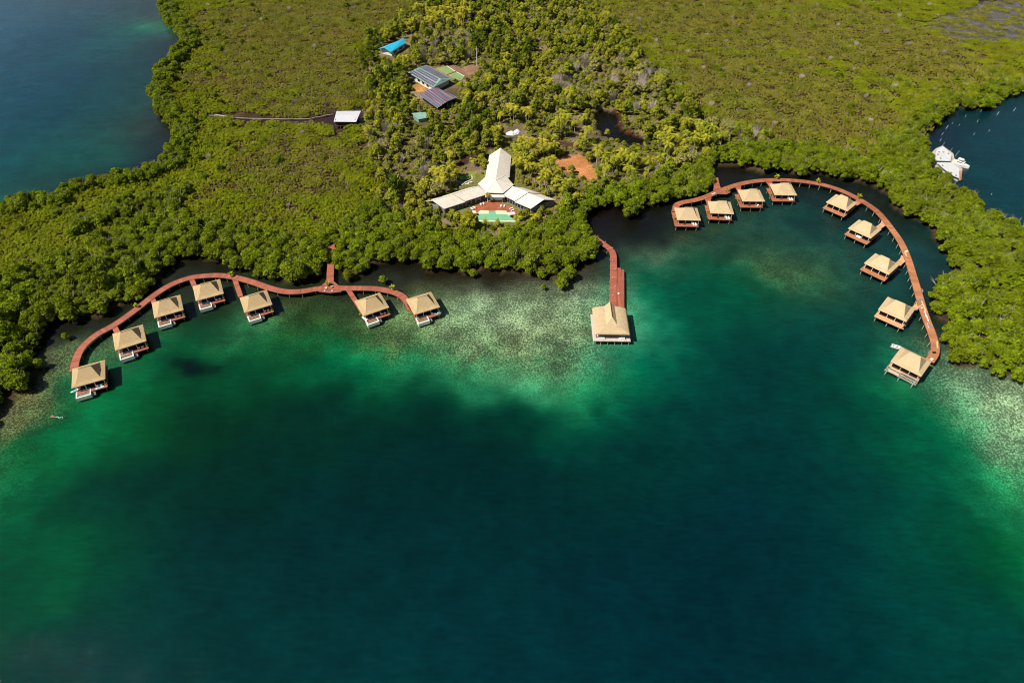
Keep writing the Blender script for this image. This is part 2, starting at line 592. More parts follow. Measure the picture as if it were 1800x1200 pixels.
# ------------------------------------------------------------------ terrain and lagoon bed
# what lies on the bottom: (px, py, colour of bed, water column and some sky glare, speckle of coral rubble)
BED = [
    (350, 725, 0, 52, 27, 0), (430, 670, 0, 60, 33, 0), (500, 705, 0, 50, 31, 0), (600, 690, 0, 58, 37, 0), (750, 725, 0, 48, 36, 0), (830, 745, 0, 46, 38, 0), (950, 795, 0, 47, 42, 0), (250, 810, 0, 52, 33, 0), (1190, 720, 0, 60, 53, 0), (1120, 775, 0, 56, 49, 0), (200, 880, 0, 50, 38, 0), (60, 800, 10, 96, 48, .2), (170, 700, 0, 104, 56, .1),
    (900, 1000, 0, 44, 47, 0), (500, 1100, 0, 50, 50, 0), (1100, 1100, 0, 44, 52, 0), (1300, 900, 0, 43, 49, 0), (100, 1150, 0, 52, 47, 0),
    (700, 1180, 0, 50, 54, 0), (300, 1190, 0, 50, 50, 0), (1350, 1180, 0, 44, 50, 0), (1100, 980, 0, 43, 49, 0), (600, 950, 0, 42, 44, 0), (350, 980, 0, 46, 44, 0),
    (700, 800, 0, 42, 38, 0), (1000, 850, 0, 48, 44, 0), (600, 750, 0, 46, 34, 0), (450, 850, 0, 43, 36, 0), (800, 880, 0, 43, 43, 0),
    (1600, 1100, 0, 58, 54, 0), (1700, 900, 0, 80, 56, 0), (1770, 965, 0, 92, 50, 0), (1500, 1000, 0, 52, 52, 0), (1780, 1120, 0, 64, 55, 0), (1580, 900, 0, 68, 56, 0),
    (1740, 815, 35, 118, 78, .5), (1785, 790, 95, 125, 88, .9), (1795, 740, 120, 138, 98, 1), (1760, 730, 115, 138, 98, 1), (1700, 700, 95, 128, 90, 1), (1640, 675, 72, 108, 76, .9),
    (1700, 770, 25, 115, 75, .5), (1660, 720, 45, 118, 78, .6), (1798, 850, 45, 125, 75, .7),
    (45, 770, 15, 85, 42, .4), (15, 840, 18, 98, 58, .4), (8, 760, 75, 85, 48, .9), (30, 735, 80, 88, 50, 1), (60, 700, 78, 86, 50, 1), (85, 690, 55, 78, 42, .8),
    (130, 740, 0, 116, 68, .1), (100, 720, 12, 92, 48, .4), (230, 720, 0, 86, 40, .1), (20, 900, 0, 85, 50, .2), (100, 980, 0, 74, 46, 0), (150, 930, 0, 72, 44, 0), (110, 1040, 0, 72, 46, 0), (150, 850, 0, 60, 40, 0), (20, 1000, 0, 68, 45, 0),
    (300, 760, 0, 60, 30, 0), (400, 700, 0, 68, 38, 0), (200, 790, 0, 72, 40, 0),
    (284, 645, 0, 40, 22, 0), (295, 648, 0, 22, 12, 0), (325, 645, 0, 16, 9, 0), (325, 655, 0, 16, 9, 0), (355, 645, 0, 16, 9, 0), (352, 658, 0, 20, 11, 0), (368, 648, 0, 24, 13, 0),
    (268, 650, 0, 80, 43, 0), (320, 630, 0, 76, 41, .1), (290, 632, 0, 80, 43, .1), (350, 632, 0, 72, 39, .1), (384, 644, 0, 68, 37, 0), (300, 668, 0, 70, 37, 0), (335, 672, 0, 64, 34, 0), (372, 668, 0, 64, 34, 0),
    (500, 650, 0, 72, 40, .1), (500, 580, 38, 78, 34, .6), (600, 630, 0, 100, 60, .2), (600, 600, 22, 95, 50, .4), (660, 630, 12, 124, 75, .3), (760, 640, 42, 130, 86, .4), (850, 652, 64, 152, 104, .4),
    (930, 670, 72, 152, 106, .4), (1000, 685, 42, 140, 92, .3), (1035, 705, 18, 120, 80, .2), (900, 720, 0, 74, 50, 0), (800, 700, 0, 70, 46, 0), (700, 690, 0, 66, 42, 0), (950, 740, 0, 68, 48, 0),
    (1080, 730, 0, 80, 58, 0), (1085, 660, 22, 122, 84, .3), (1120, 640, 0, 104, 76, .1), (1150, 565, 20, 125, 92, .1), (1135, 585, 62, 150, 112, .2), (1180, 620, 0, 84, 64, 0), (1200, 540, 0, 82, 60, 0), (1200, 500, 0, 80, 58, 0),
    (1130, 500, 8, 98, 70, .2), (1112, 515, 55, 130, 95, .3), (1110, 480, 35, 95, 68, .2), (1135, 468, 12, 82, 58, .1), (1150, 447, 72, 108, 82, .4), (1125, 440, 58, 90, 70, .4), (1100, 420, 30, 36, 27, .1), (1080, 400, 26, 28, 22, .1), (1150, 415, 25, 36, 28, .1), (1130, 395, 20, 22, 18, .1),
    (1190, 425, 55, 84, 60, .6), (1215, 445, 22, 72, 50, .3), (1240, 420, 40, 74, 52, .5), (1280, 430, 26, 62, 46, .2), (1330, 415, 32, 70, 52, .3), (1350, 470, 58, 92, 56, .6), (1400, 455, 48, 84, 56, .6), (1445, 480, 44, 84, 56, .5), (1310, 455, 42, 84, 54, .5),
    (1300, 500, 0, 80, 54, .1), (1270, 560, 0, 74, 55, 0), (1350, 610, 0, 56, 50, 0), (1450, 620, 0, 66, 58, 0), (1500, 570, 10, 70, 58, .1), (1500, 680, 0, 72, 55, 0), (1540, 720, 0, 78, 55, 0), (1565, 672, 12, 112, 70, .2), (1600, 690, 18, 105, 65, .3), (1620, 750, 0, 95, 62, .1), (1500, 800, 0, 62, 54, 0),
    (1350, 750, 0, 52, 50, 0), (1250, 700, 0, 58, 52, 0), (1200, 800, 0, 54, 48, 0), (1300, 640, 0, 58, 52, 0), (1400, 370, 18, 62, 54, .2), (1400, 400, 20, 60, 52, .2), (1460, 430, 22, 64, 56, .3), (1500, 500, 22, 70, 56, .3), (1540, 520, 15, 62, 54, .1), (1570, 500, 18, 60, 54, .1),
    (1600, 410, 20, 46, 42, .1), (1600, 440, 22, 60, 58, .1), (1640, 470, 24, 56, 60, .1), (1625, 490, 26, 58, 58, .1), (1640, 560, 26, 36, 28, .1), (1600, 590, 42, 82, 60, .5), (1560, 570, 16, 72, 58, .2), (1570, 620, 18, 95, 70, .3), (1520, 620, 8, 78, 62, .2), (1540, 470, 15, 62, 55, .2), (1500, 440, 20, 62, 54, .2),
    (1330, 340, 22, 52, 46, .1), (1250, 335, 22, 32, 26, .1), (1300, 305, 24, 24, 20, 0), (1400, 312, 22, 26, 22, 0), (1520, 335, 24, 32, 28, 0), (1580, 375, 22, 34, 30, 0), (1240, 365, 35, 62, 46, .3), (1180, 380, 26, 32, 26, .1), (1210, 408, 38, 60, 44, .4),
    (860, 570, 116, 130, 94, 1), (800, 545, 118, 138, 100, .8), (950, 605, 96, 112, 76, 1), (1000, 545, 112, 128, 90, 1), (1035, 590, 90, 108, 72, 1), (760, 500, 60, 66, 42, .5), (700, 478, 30, 31, 22, .2), (810, 500, 48, 50, 36, .4), (840, 520, 85, 95, 68, .8), (900, 525, 104, 120, 86, .9), (880, 500, 62, 64, 46, .6),
    (950, 510, 78, 86, 62, .8), (1020, 520, 106, 122, 90, 1), (1045, 465, 42, 44, 34, .3), (1035, 495, 68, 76, 54, .7), (900, 620, 76, 92, 58, 1), (980, 640, 66, 100, 66, .9), (1060, 640, 60, 112, 78, .7), (820, 610, 64, 92, 56, .9), (770, 590, 80, 98, 62, 1), (720, 595, 64, 98, 56, .9), (680, 590, 64, 88, 48, .8),
    (640, 575, 50, 78, 38, .7), (560, 555, 42, 68, 32, .6), (590, 530, 40, 56, 30, .5), (510, 540, 48, 66, 32, .6), (700, 550, 84, 102, 62, .8), (460, 590, 26, 95, 50, .4), (440, 568, 66, 120, 80, .5), (400, 560, 22, 62, 32, .3), (350, 575, 16, 58, 30, .3), (340, 545, 25, 50, 28, .2), (300, 600, 8, 74, 40, .2),
    (260, 640, 0, 82, 46, .1), (210, 680, 0, 92, 50, .1), (275, 585, 30, 88, 52, .3), (160, 620, 68, 88, 50, .8), (110, 640, 76, 86, 50, 1), (100, 595, 34, 38, 25, .2), (240, 555, 42, 54, 30, .6), (220, 590, 52, 76, 44, .7), (150, 575, 34, 40, 26, .4), (300, 485, 38, 42, 28, .3), (330, 462, 32, 32, 24, .2), (400, 500, 36, 50, 28, .3), (440, 480, 34, 38, 26, .2), (540, 500, 36, 44, 26, .3), (130, 605, 60, 70, 42, .8),
    (30, 30, 40, 84, 104, 0), (120, 60, 14, 66, 84, 0), (150, 130, 4, 62, 78, 0), (225, 45, 22, 84, 80, 0), (255, 42, 40, 122, 92, 0), (262, 48, 35, 108, 84, 0), (240, 60, 20, 84, 76, 0), (200, 150, 12, 68, 70, 0), (180, 100, 14, 68, 74, 0), (100, 200, 0, 62, 74, 0), (40, 130, 12, 68, 86, 0), (50, 300, 6, 64, 66, 0), (150, 270, 12, 74, 68, .1), (90, 290, 12, 76, 66, .1), (210, 265, 22, 72, 62, .1), (250, 225, 40, 60, 50, .2), (282, 232, 32, 40, 34, 0), (20, 335, 22, 78, 66, .1), (60, 325, 20, 62, 54, .1), (235, 284, 18, 44, 42, 0), (240, 180, 24, 64, 60, .1), (300, 75, 30, 46, 44, 0), (270, 30, 45, 70, 62, 0), (290, 70, 32, 56, 54, 0),  # top left corner paler and bluer, sky glare put into the bed colour
    (1700, 220, 4, 46, 54, 0), (1760, 205, 0, 52, 62, 0), (1780, 340, 0, 54, 62, 0), (1720, 300, 0, 58, 62, 0), (1655, 235, 14, 36, 48, 0), (1790, 270, 0, 52, 62, 0), (1720, 250, 0, 52, 58, 0),
]
BED_GAIN = 0.655


def axis(lo, hi, step, far):
    core = np.arange(lo, hi + step, step)
    ext = np.array([8, 24, 60, 130, 260, 520, 1000, 2000, 4000, far])
    return np.concatenate([lo - ext[::-1], core, core[-1] + ext])


def grid_mesh(name, xs, ys, Z):
    nx, ny = len(xs), len(ys)
    X, Y = np.meshgrid(xs, ys)
    co = np.stack([X, Y, Z], -1).reshape(-1, 3).astype(np.float32)
    i = np.arange((nx - 1) * (ny - 1))
    a = (i // (nx - 1)) * nx + i % (nx - 1)
    q = np.stack([a, a + 1, a + nx + 1, a + nx], 1).astype(np.int32)
    return np_mesh(name, co, q)


def np_mesh(name, co, q):
    me = bpy.data.meshes.new(name)
    me.vertices.add(len(co))
    me.vertices.foreach_set('co', np.ascontiguousarray(co, np.float32).ravel())
    k = q.shape[1]
    me.loops.add(q.size)
    me.loops.foreach_set('vertex_index', np.ascontiguousarray(q, np.int32).ravel())
    me.polygons.add(len(q))
    me.polygons.foreach_set('loop_start', np.arange(0, q.size, k, dtype=np.int32))
    me.update(calc_edges=True)
    return me


def smooth_noise(X, Y, cell, seed):
    g = np.random.default_rng(seed).random((256, 256))
    u, v = X / cell, Y / cell
    i, j = np.floor(u).astype(int), np.floor(v).astype(int)
    a, b = u - i, v - j
    a, b = a * a * (3 - 2 * a), b * b * (3 - 2 * b)
    s = lambda p, q: g[p % 256, q % 256]
    return (s(i, j) * (1 - a) + s(i + 1, j) * a) * (1 - b) + (s(i, j + 1) * (1 - a) + s(i + 1, j + 1) * a) * b


xs, ys = axis(-520, 520, 2.0, 8000), axis(40, 760, 2.0, 8000)
X, Y = np.meshgrid(xs, ys)
land = inside(X, Y, LAND) & (dist_lines(X, Y, SHORE_SEGS) > 3.8)
wood = inside(X, Y, WOOD)
chan = inside(X, Y, CHANNEL) | inside(X, Y, POND)
Z = np.where(land, 0.35, -0.9)
Z = np.where(wood & land, 0.9, Z)
Z = np.where(chan, -0.7, Z)
ctl = np.array([[*P(b[0], b[1])[:2], *[v / 255 for v in b[2:5]], b[5]] for b in BED])
ctl[ctl[:, 5] >= .7, 2:5] *= np.array([1.14, 1.2, 1.28])
# scattered-point interpolation (linear radial basis) of the survey values
cx_, cy_ = ctl[:, 0], ctl[:, 1]
Kd = np.sqrt((cx_[:, None] - cx_[None]) ** 2 + (cy_[:, None] - cy_[None]) ** 2 + 9.0)
npt = len(ctl)
Am = np.zeros((npt + 1, npt + 1))
Am[:npt, :npt] = Kd - np.eye(npt) * 1.5
Am[npt, :npt] = Am[:npt, npt] = 1
sol = np.linalg.solve(Am, np.concatenate([ctl[:, 2:6], np.zeros((1, 4))]))
wx = (smooth_noise(X, Y, 16, 1) - 0.5) * 9 + (smooth_noise(X, Y, 5, 2) - 0.5) * 6
wy = (smooth_noise(X, Y, 16, 3) - 0.5) * 9 + (smooth_noise(X, Y, 5, 4) - 0.5) * 6
fld = np.zeros((*X.shape, 4)) + sol[npt]
for q in range(npt):
    fld += np.sqrt((X + wx - cx_[q]) ** 2 + (Y + wy - cy_[q]) ** 2 + 9.0)[..., None] * sol[q]
fld = np.clip(fld, 0.0, 1.0)
c_ = fld[..., :3]
bedc = np.where(c_ <= 0.04045, c_ / 12.92, ((c_ + 0.055) / 1.055) ** 2.4) * BED_GAIN
spk = fld[..., 3]


def paint(mask, c, s=0.35):
    bedc[mask] = c
    spk[mask] = s


paint(land, (0.050, 0.033, 0.018))
wn = smooth_noise(X, Y, 9, 51)[..., None]
m_ = wood & land
bedc[m_] = (np.array([0.075, 0.062, 0.026]) * (1 - wn) + np.array([0.20, 0.145, 0.09]) * wn)[m_]
spk[m_] = .45
paint(chan, (0.004, 0.003, 0.002), 0)
paint(inside(X, Y, CHANNEL), (0.035, 0.014, 0.010), 0.1)
paint(inside(X, Y, POND_BANK) & ~chan, (0.06, 0.028, 0.018))
paint(inside(X, Y, MARSH), (0.085, 0.078, 0.068), 0.7)
for pl, c in ((LAWN, (0.17, 0.20, 0.03)), (MUD1, (0.05, 0.026, 0.018)), (MUD2, (0.07, 0.034, 0.024)), (MUD3, (0.22, 0.155, 0.095)), (DIRT1, (0.30, 0.15, 0.08)),
              (DIRT2, (0.26, 0.16, 0.10)), (DIRT3, (0.34, 0.17, 0.05)), (SITE_LODGE, (0.13, 0.125, 0.035)), (COURTS, (0.22, 0.13, 0.08))):
    paint(inside(X, Y, pl) & land, c, 0.4)
paint(inside(X, Y, CLEAR), (0.40, 0.17, 0.065), 0.3)
paint(inside(X, Y, GPOND), (0.008, 0.010, 0.006), 0)
Z = np.where(inside(X, Y, GPOND), -0.5, Z)
me = grid_mesh('terrain', xs, ys, Z)
ca = me.attributes.new('bed', 'FLOAT_COLOR', 'POINT')
ca.data.foreach_set('color', np.concatenate([bedc, np.ones((*X.shape, 1))], -1).astype(np.float32).ravel())
sa = me.attributes.new('speck', 'FLOAT', 'POINT')
sa.data.foreach_set('value', spk.astype(np.float32).ravel())
k = NT('ground_and_lagoon_bed')
p = k.pos()
base = k.attr('bed', 'Color')
sk = k.attr('speck')
vor = k.n('ShaderNodeTexVoronoi', feature='F1')
vor.inputs['Scale'].default_value = 1.7
k.l(k.mix(0.35, p, k.noise(0.7, 3, 0.6, p, 1), 'ADD'), vor.inputs['Vector'])
n1 = k.noise(1.2, 6, 0.78, p)
n2 = k.noise(0.09, 4, 0.6, p)
n3 = k.noise(0.02, 4, 0.6, p)
f = k.math('ADD', k.math('MULTIPLY', n1, 0.7), k.math('MULTIPLY', k.math('SUBTRACT', 1.0, vor.outputs[0]), 0.18))
f = k.math('ADD', f, k.math('MULTIPLY', n2, 0.25))
fl = k.ramp(f, 0.52, 0.70)
gray = lambda v: v


def scaled(src, fac_socket):
    cc = k.n('ShaderNodeVectorMath', operation='SCALE')
    k.l(src, cc.inputs[0])
    if isinstance(fac_socket, float):
        cc.inputs['Scale'].default_value = fac_socket
    else:
        k.l(fac_socket, cc.inputs['Scale'])
    return cc.outputs[0]


rub = scaled(base, k.ramp(fl, 0.0, 1.0, 0.46, 2.7))
mpw = k.n('ShaderNodeMapping')
mpw.inputs['Rotation'].default_value = (0, 0, 0.35)
mpw.inputs['Scale'].default_value = (0.45, 1.6, 1)
k.l(p, mpw.inputs[0])
calm = scaled(base, k.ramp(k.noise(0.6, 5, 0.7, mpw.outputs[0]), 0.3, 0.7, 0.76, 1.24))  # stretched streaks put the shimmer of surface ripples into the bed colour
c = k.mix(sk, calm, rub)
c = scaled(c, k.ramp(n2, 0.3, 0.7, 0.84, 1.18))
c = scaled(c, k.ramp(n3, 0.3, 0.7, 0.88, 1.12))
k.l(c, k.b.inputs['Base Color'])
k.b.inputs['Roughness'].default_value = 0.95
k.b.inputs['Specular IOR Level'].default_value = 0.0
me.materials.append(k.m)
tag(link('ground', me), 'lagoon bed, mangrove mud and island soil', 'ground', None, 'structure')

# water surface
wm = bpy.data.meshes.new('water')
wm.from_pydata([(-9000, -9000, 0), (9000, -9000, 0), (9000, 9000, 0), (-9000, 9000, 0)], [], [(0, 1, 2, 3)])
k = NT('lagoon_water')
p = k.pos()
A, B = P(560, 722), P(1325, 1195)
d = (B - A).normalized()
nrm = Vector((-d.y, d.x, 0))
dt = k.n('ShaderNodeVectorMath', operation='DOT_PRODUCT')
k.l(p, dt.inputs[0])
dt.inputs[1].default_value = nrm
wob = k.math('MULTIPLY', k.noise(0.03, 2, 0.5, p), 5.0)
u = k.math('ADD', k.math('SUBTRACT', dt.outputs['Value'], A.dot(nrm) + 2.5), wob)
env = k.math('POWER', 2.718, k.math('MULTIPLY', k.math('MULTIPLY', u, u), -0.008))
wav = k.math('MULTIPLY', k.math('SINE', k.math('MULTIPLY', u, 1.25)), env)
dt2 = k.n('ShaderNodeVectorMath', operation='DOT_PRODUCT')
k.l(p, dt2.inputs[0])
dt2.inputs[1].default_value = d
wav = k.math('MULTIPLY', wav, k.ramp(dt2.outputs['Value'], A.dot(d) - 10, A.dot(d) + 60))
mp = k.n('ShaderNodeMapping')
mp.inputs['Rotation'].default_value = (0, 0, 0.35)
mp.inputs['Scale'].default_value = (0.6, 1.5, 1)
k.l(p, mp.inputs[0])
h = k.math('ADD', k.noise(0.9, 4, 0.6, mp.outputs[0]), k.math('MULTIPLY', k.noise(0.15, 2, 0.5, mp.outputs[0]), 0.8))
h = k.math('ADD', h, k.math('MULTIPLY', wav, 0.6))
h = k.math('ADD', h, k.math('MULTIPLY', k.noise(2.2, 2, 0.5, mp.outputs[0]), 0.35))
bp = k.n('ShaderNodeBump')
bp.inputs['Strength'].default_value = 0.8
bp.inputs['Distance'].default_value = 0.17
k.l(h, bp.inputs['Height'])
fr = k.n('ShaderNodeFresnel')
fr.inputs['IOR'].default_value = 1.33
k.l(bp.outputs[0], fr.inputs['Normal'])
gl = k.n('ShaderNodeBsdfGlossy')
gl.inputs['Roughness'].default_value = 0.05
gl.inputs['Color'].default_value = (1, 1, 1, 1)
k.l(bp.outputs[0], gl.inputs['Normal'])
tr = k.n('ShaderNodeBsdfTransparent')
ms = k.n('ShaderNodeMixShader')
k.l(fr.outputs[0], ms.inputs[0])
k.l(tr.outputs[0], ms.inputs[1])
k.l(gl.outputs[0], ms.inputs[2])
k.l(ms.outputs[0], k.out.inputs[0])
wm.materials.append(k.m)
tag(link('water', wm), 'calm green lagoon water', 'water', None, 'structure')


# ------------------------------------------------------------------ foliage prototypes
def leaf_cloud(centers, radii, n_each, size, rng, up=0.5, core=None, squash=0.75, tone_lobe=0.5):
    """Many small leaf sprays over lumpy lobes. Returns verts, quads, tone."""
    V, T = [], []
    for c, r in zip(centers, radii):
        n = max(6, int(n_each * (r / np.mean(radii)) ** 2))
        d = rng.normal(size=(n, 3))
        d /= np.linalg.norm(d, axis=1)[:, None]
        d[:, 2] = np.where(d[:, 2] < -0.35, -d[:, 2], d[:, 2])
        rad = r * rng.uniform(0.78, 1.08, n)[:, None]
        pos = np.array(c) + d * rad * np.array([1, 1, squash])
        nr = d + rng.normal(scale=0.75, size=(n, 3)) + np.array([0, 0, up])
        nr /= np.linalg.norm(nr, axis=1)[:, None]
        a = np.cross(nr, rng.normal(size=(n, 3)))
        a /= np.linalg.norm(a, axis=1)[:, None] + 1e-9
        b = np.cross(nr, a)
        s = size * rng.uniform(0.6, 1.3, n)[:, None]
        asp = rng.uniform(0.5, 0.9, n)[:, None]
        q = np.stack([pos - a * s, pos - b * s * asp + nr * s * 0.15, pos + a * s, pos + b * s * asp + nr * s * 0.15], 1)
        V.append(q.reshape(-1, 3))
        lt = rng.uniform(0, 1)
        T.append(np.clip(tone_lobe * lt + (1 - tone_lobe) * rng.uniform(0, 1, n), 0, 1))
    V = np.concatenate(V)
    T = np.concatenate(T)
    Q = np.arange(len(V)).reshape(-1, 4)
    return V, Q, T


def ico(c, r, sq):
    t = (1 + 5 ** 0.5) / 2
    v = np.array([(-1, t, 0), (1, t, 0), (-1, -t, 0), (1, -t, 0), (0, -1, t), (0, 1, t), (0, -1, -t), (0, 1, -t), (t, 0, -1), (t, 0, 1), (-t, 0, -1), (-t, 0, 1)], float)
    v /= np.linalg.norm(v[0])
    f = [(0, 11, 5), (0, 5, 1), (0, 1, 7), (0, 7, 10), (0, 10, 11), (1, 5, 9), (5, 11, 4), (11, 10, 2), (10, 7, 6), (7, 1, 8), (3, 9, 4), (3, 4, 2), (3, 2, 6), (3, 6, 8), (3, 8, 9), (4, 9, 5), (2, 4, 11), (6, 2, 10), (8, 6, 7), (9, 8, 1)]
    return np.array(c) + v * r * np.array([1, 1, sq]), np.array(f)


def foliage_mesh(name, centers, radii, n_each, size, seed, mat, core=0.8, squash=0.75, up=0.5, extra=None, extra_mat=None):
    rng = np.random.default_rng(seed)
    V, Q, T = leaf_cloud(centers, radii, n_each, size, rng, up, squash=squash)
    verts, faces, tone, mi = [V], [Q.tolist()], [T], [np.zeros(len(Q), int)]
    off = len(V)
    fl = Q.tolist()
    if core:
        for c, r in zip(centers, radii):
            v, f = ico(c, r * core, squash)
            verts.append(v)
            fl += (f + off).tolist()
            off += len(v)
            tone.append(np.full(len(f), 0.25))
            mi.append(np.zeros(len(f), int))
    if extra is not None:
        ev, ef = extra
        verts.append(np.array(ev))
        fl += [tuple(i + off for i in f) for f in ef]
        tone.append(rng.uniform(0, 1, len(ef)))
        mi.append(np.ones(len(ef), int))
    me = bpy.data.meshes.new(name)
    me.from_pydata(np.concatenate(verts).tolist(), [], fl)
    me.materials.append(mat)
    if extra is not None:
        me.materials.append(extra_mat)
    me.polygons.foreach_set('material_index', np.concatenate(mi).astype(np.int32))
    a = me.attributes.new('tone', 'FLOAT', 'FACE')
    a.data.foreach_set('value', np.concatenate(tone).astype(np.float32))
    me.update()
    return me


def twigs(rng, n, R_, z0, z1, thick=0.05):
    """Bare pale twigs as thin three-sided spikes."""
    V, Fc = [], []
    for _ in range(n):
        a = rng.uniform(0, 2 * math.pi)
        r = R_ * math.sqrt(rng.uniform(0, 1))
        b = np.array([r * math.cos(a) * 0.6, r * math.sin(a) * 0.6, z0])
        e = b + np.array([rng.normal() * 0.5, rng.normal() * 0.5, 0]) + np.array([math.cos(a), math.sin(a), 0]) * 0.5 * r + np.array([0, 0, rng.uniform(0.6, 1.0) * (z1 - z0)])
        i = len(V)
        for j in range(3):
            o = np.array([math.cos(j * 2.1), math.sin(j * 2.1), 0]) * thick
            V.append(b + o)
            V.append(e + o * 0.35)
        for j in range(3):
            kk = (j + 1) % 3
            Fc.append((i + 2 * j, i + 2 * kk, i + 2 * kk + 1, i + 2 * j + 1))
    return V, Fc


def crown_lobes(rng, rad, z0, z1, n, lr=(0.30, 0.46)):
    C, Rr = [], []
    for i in range(n):
        a = i * 2.39996 + rng.uniform(-0.4, 0.4)
        q = math.sqrt((i + 0.5) / n)
        r = rad * q * 0.72
        top = z1 - (z1 - z0) * 0.75 * q ** 2.2 + rng.uniform(-0.5, 0.4)
        lrad = rad * rng.uniform(*lr) * (1.05 - 0.25 * q)
        C.append((r * math.cos(a), r * math.sin(a), max(z0 + lrad * 0.6, top - lrad * 0.7)))
        Rr.append(lrad)
    return C, Rr


def trunk_mesh(name, h, r, seed, mat, roots=False, limbs=4, spread=1.6):
    rng = random.Random(seed)
    m = MB()
    m.tube([(0, 0, -0.3), (rng.uniform(-.2, .2), rng.uniform(-.2, .2), h * 0.5), (rng.uniform(-.3, .3), rng.uniform(-.3, .3), h)], [r, r * 0.75, r * 0.4], 7)
    for i in range(limbs):
        a = i * 2 * math.pi / limbs + rng.uniform(-.4, .4)
        zz = h * rng.uniform(0.45, 0.7)
        m.tube([(0, 0, zz), (spread * .5 * math.cos(a), spread * .5 * math.sin(a), zz + h * .18), (spread * math.cos(a), spread * math.sin(a), zz + h * 0.3)], [r * .5, r * .35, r * .15], 5)
    if roots:
        for i in range(7):
            a = i * 2 * math.pi / 7 + rng.uniform(-.3, .3)
            q = rng.uniform(1.2, 2.0)
            m.tube([(0, 0, 1.6), (q * .55 * math.cos(a), q * .55 * math.sin(a), 1.3), (q * math.cos(a), q * math.sin(a), -0.9)], [r * .35, r * .3, r * .22], 5)
    return m.mesh(name, mat)


SRC = {}


def hidden(name, me):
    """A source mesh object for the forest scatter, never placed in the scene itself."""
    o = bpy.data.objects.new(name, me)
    SRC[name] = o
    return o


MANG = []
for i in range(6):
    rng = np.random.default_rng(100 + i)
    C, Rr = crown_lobes(rng, 3.9, 1.0, 6.6 + rng.uniform(-.5, .6), 17)
    ex = twigs(rng, 30 if i in (2, 4) else 9, 3.2, 3.0, 7.2, 0.06)
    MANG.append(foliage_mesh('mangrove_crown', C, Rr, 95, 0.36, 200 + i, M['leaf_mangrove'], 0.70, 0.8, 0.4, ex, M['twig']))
MTRUNK = [trunk_mesh('mangrove_trunk', 4.2, 0.22, 300 + i, M['bark'], True) for i in range(2)]

PATCH_D, PATCH_S = [], []
for i in range(6):
    rng = np.random.default_rng(400 + i)
    sparse = i >= 3
    C, Rr = [], []
    for a in np.arange(-4.6, 4.7, 1.12 if not sparse else 1.3):
        for b in np.arange(-4.6, 4.7, 1.12 if not sparse else 1.3):
            x, y = a + rng.uniform(-.55, .55), b + rng.uniform(-.55, .55)
            if x * x + y * y > 24 or rng.uniform() < (0.06 if not sparse else 0.25):
                continue
            r = rng.uniform(0.48, 0.92) if not sparse else rng.uniform(0.42, 0.78)
            C.append((x, y, rng.uniform(0.9, 2.0) if not sparse else rng.uniform(0.6, 1.5)))
            Rr.append(r)
    ex = twigs(rng, 9 if not sparse else 16, 4.6, 0.6, 2.9, 0.045)
    (PATCH_S if sparse else PATCH_D).append(foliage_mesh('scrub_canopy', C, Rr, 30, 0.22, 500 + i, M['leaf_brown' if sparse else 'leaf_scrub'], 0.66, 0.85, 0.4, ex, M['twig']))

BROAD = {}
for key, mat, n, hi in (('dark', 'leaf_dark', 3, 9.5), ('mid', 'leaf_mid', 3, 8.0), ('yellow', 'leaf_yellow', 2, 7.0), ('olive', 'leaf_olive', 2, 6.5)):
    BROAD[key] = []
    for i in range(n):
        rng = np.random.default_rng(600 + len(BROAD) * 10 + i)
        C, Rr = crown_lobes(rng, 3.3, 2.0, hi + rng.uniform(-.8, .8), 15, (0.22, 0.44))
        BROAD[key].append(foliage_mesh('tree_crown', C, Rr, 78, 0.36 if key != 'yellow' else 0.40, 700 + len(BROAD) * 10 + i, M[mat], 0.62 if key != 'olive' else 0.45, 0.85, 0.35,
                                       twigs(rng, 26 if key == 'olive' else 7, 2.8, 3, hi + 0.5, 0.055), M['twig']))
BTRUNK = trunk_mesh('tree_trunk', 5.0, 0.24, 900, M['bark'], False, 5)
BARE = []
for i in range(2):
    rng = np.random.default_rng(950 + i)
    V, Fc = twigs(rng, 150, 3.0, 1.0, 6.5, 0.06)
    me = bpy.data.meshes.new('bare_branches')
    me.from_pydata([tuple(v) for v in V], [], Fc)
    me.materials.append(M['twig'])
    a = me.attributes.new('tone', 'FLOAT', 'FACE')
    a.data.foreach_set('value', rng.uniform(0, 1, len(Fc)).astype(np.float32))
    BARE.append(me)
BUSH = []
for i in range(3):
    rng = np.random.default_rng(970 + i)
    C, Rr = crown_lobes(rng, 1.7, 0.2, 1.9, 8, (0.34, 0.52))
    BUSH.append(foliage_mesh('bush_crown', C, Rr, 60, 0.2, 980 + i, M[('leaf_yellow', 'leaf_mid', 'leaf_dark')[i]], 0.7, 0.85))
BTR = trunk_mesh('bush_stem', 0.9, 0.06, 990, M['bark'], False, 4, 0.5)


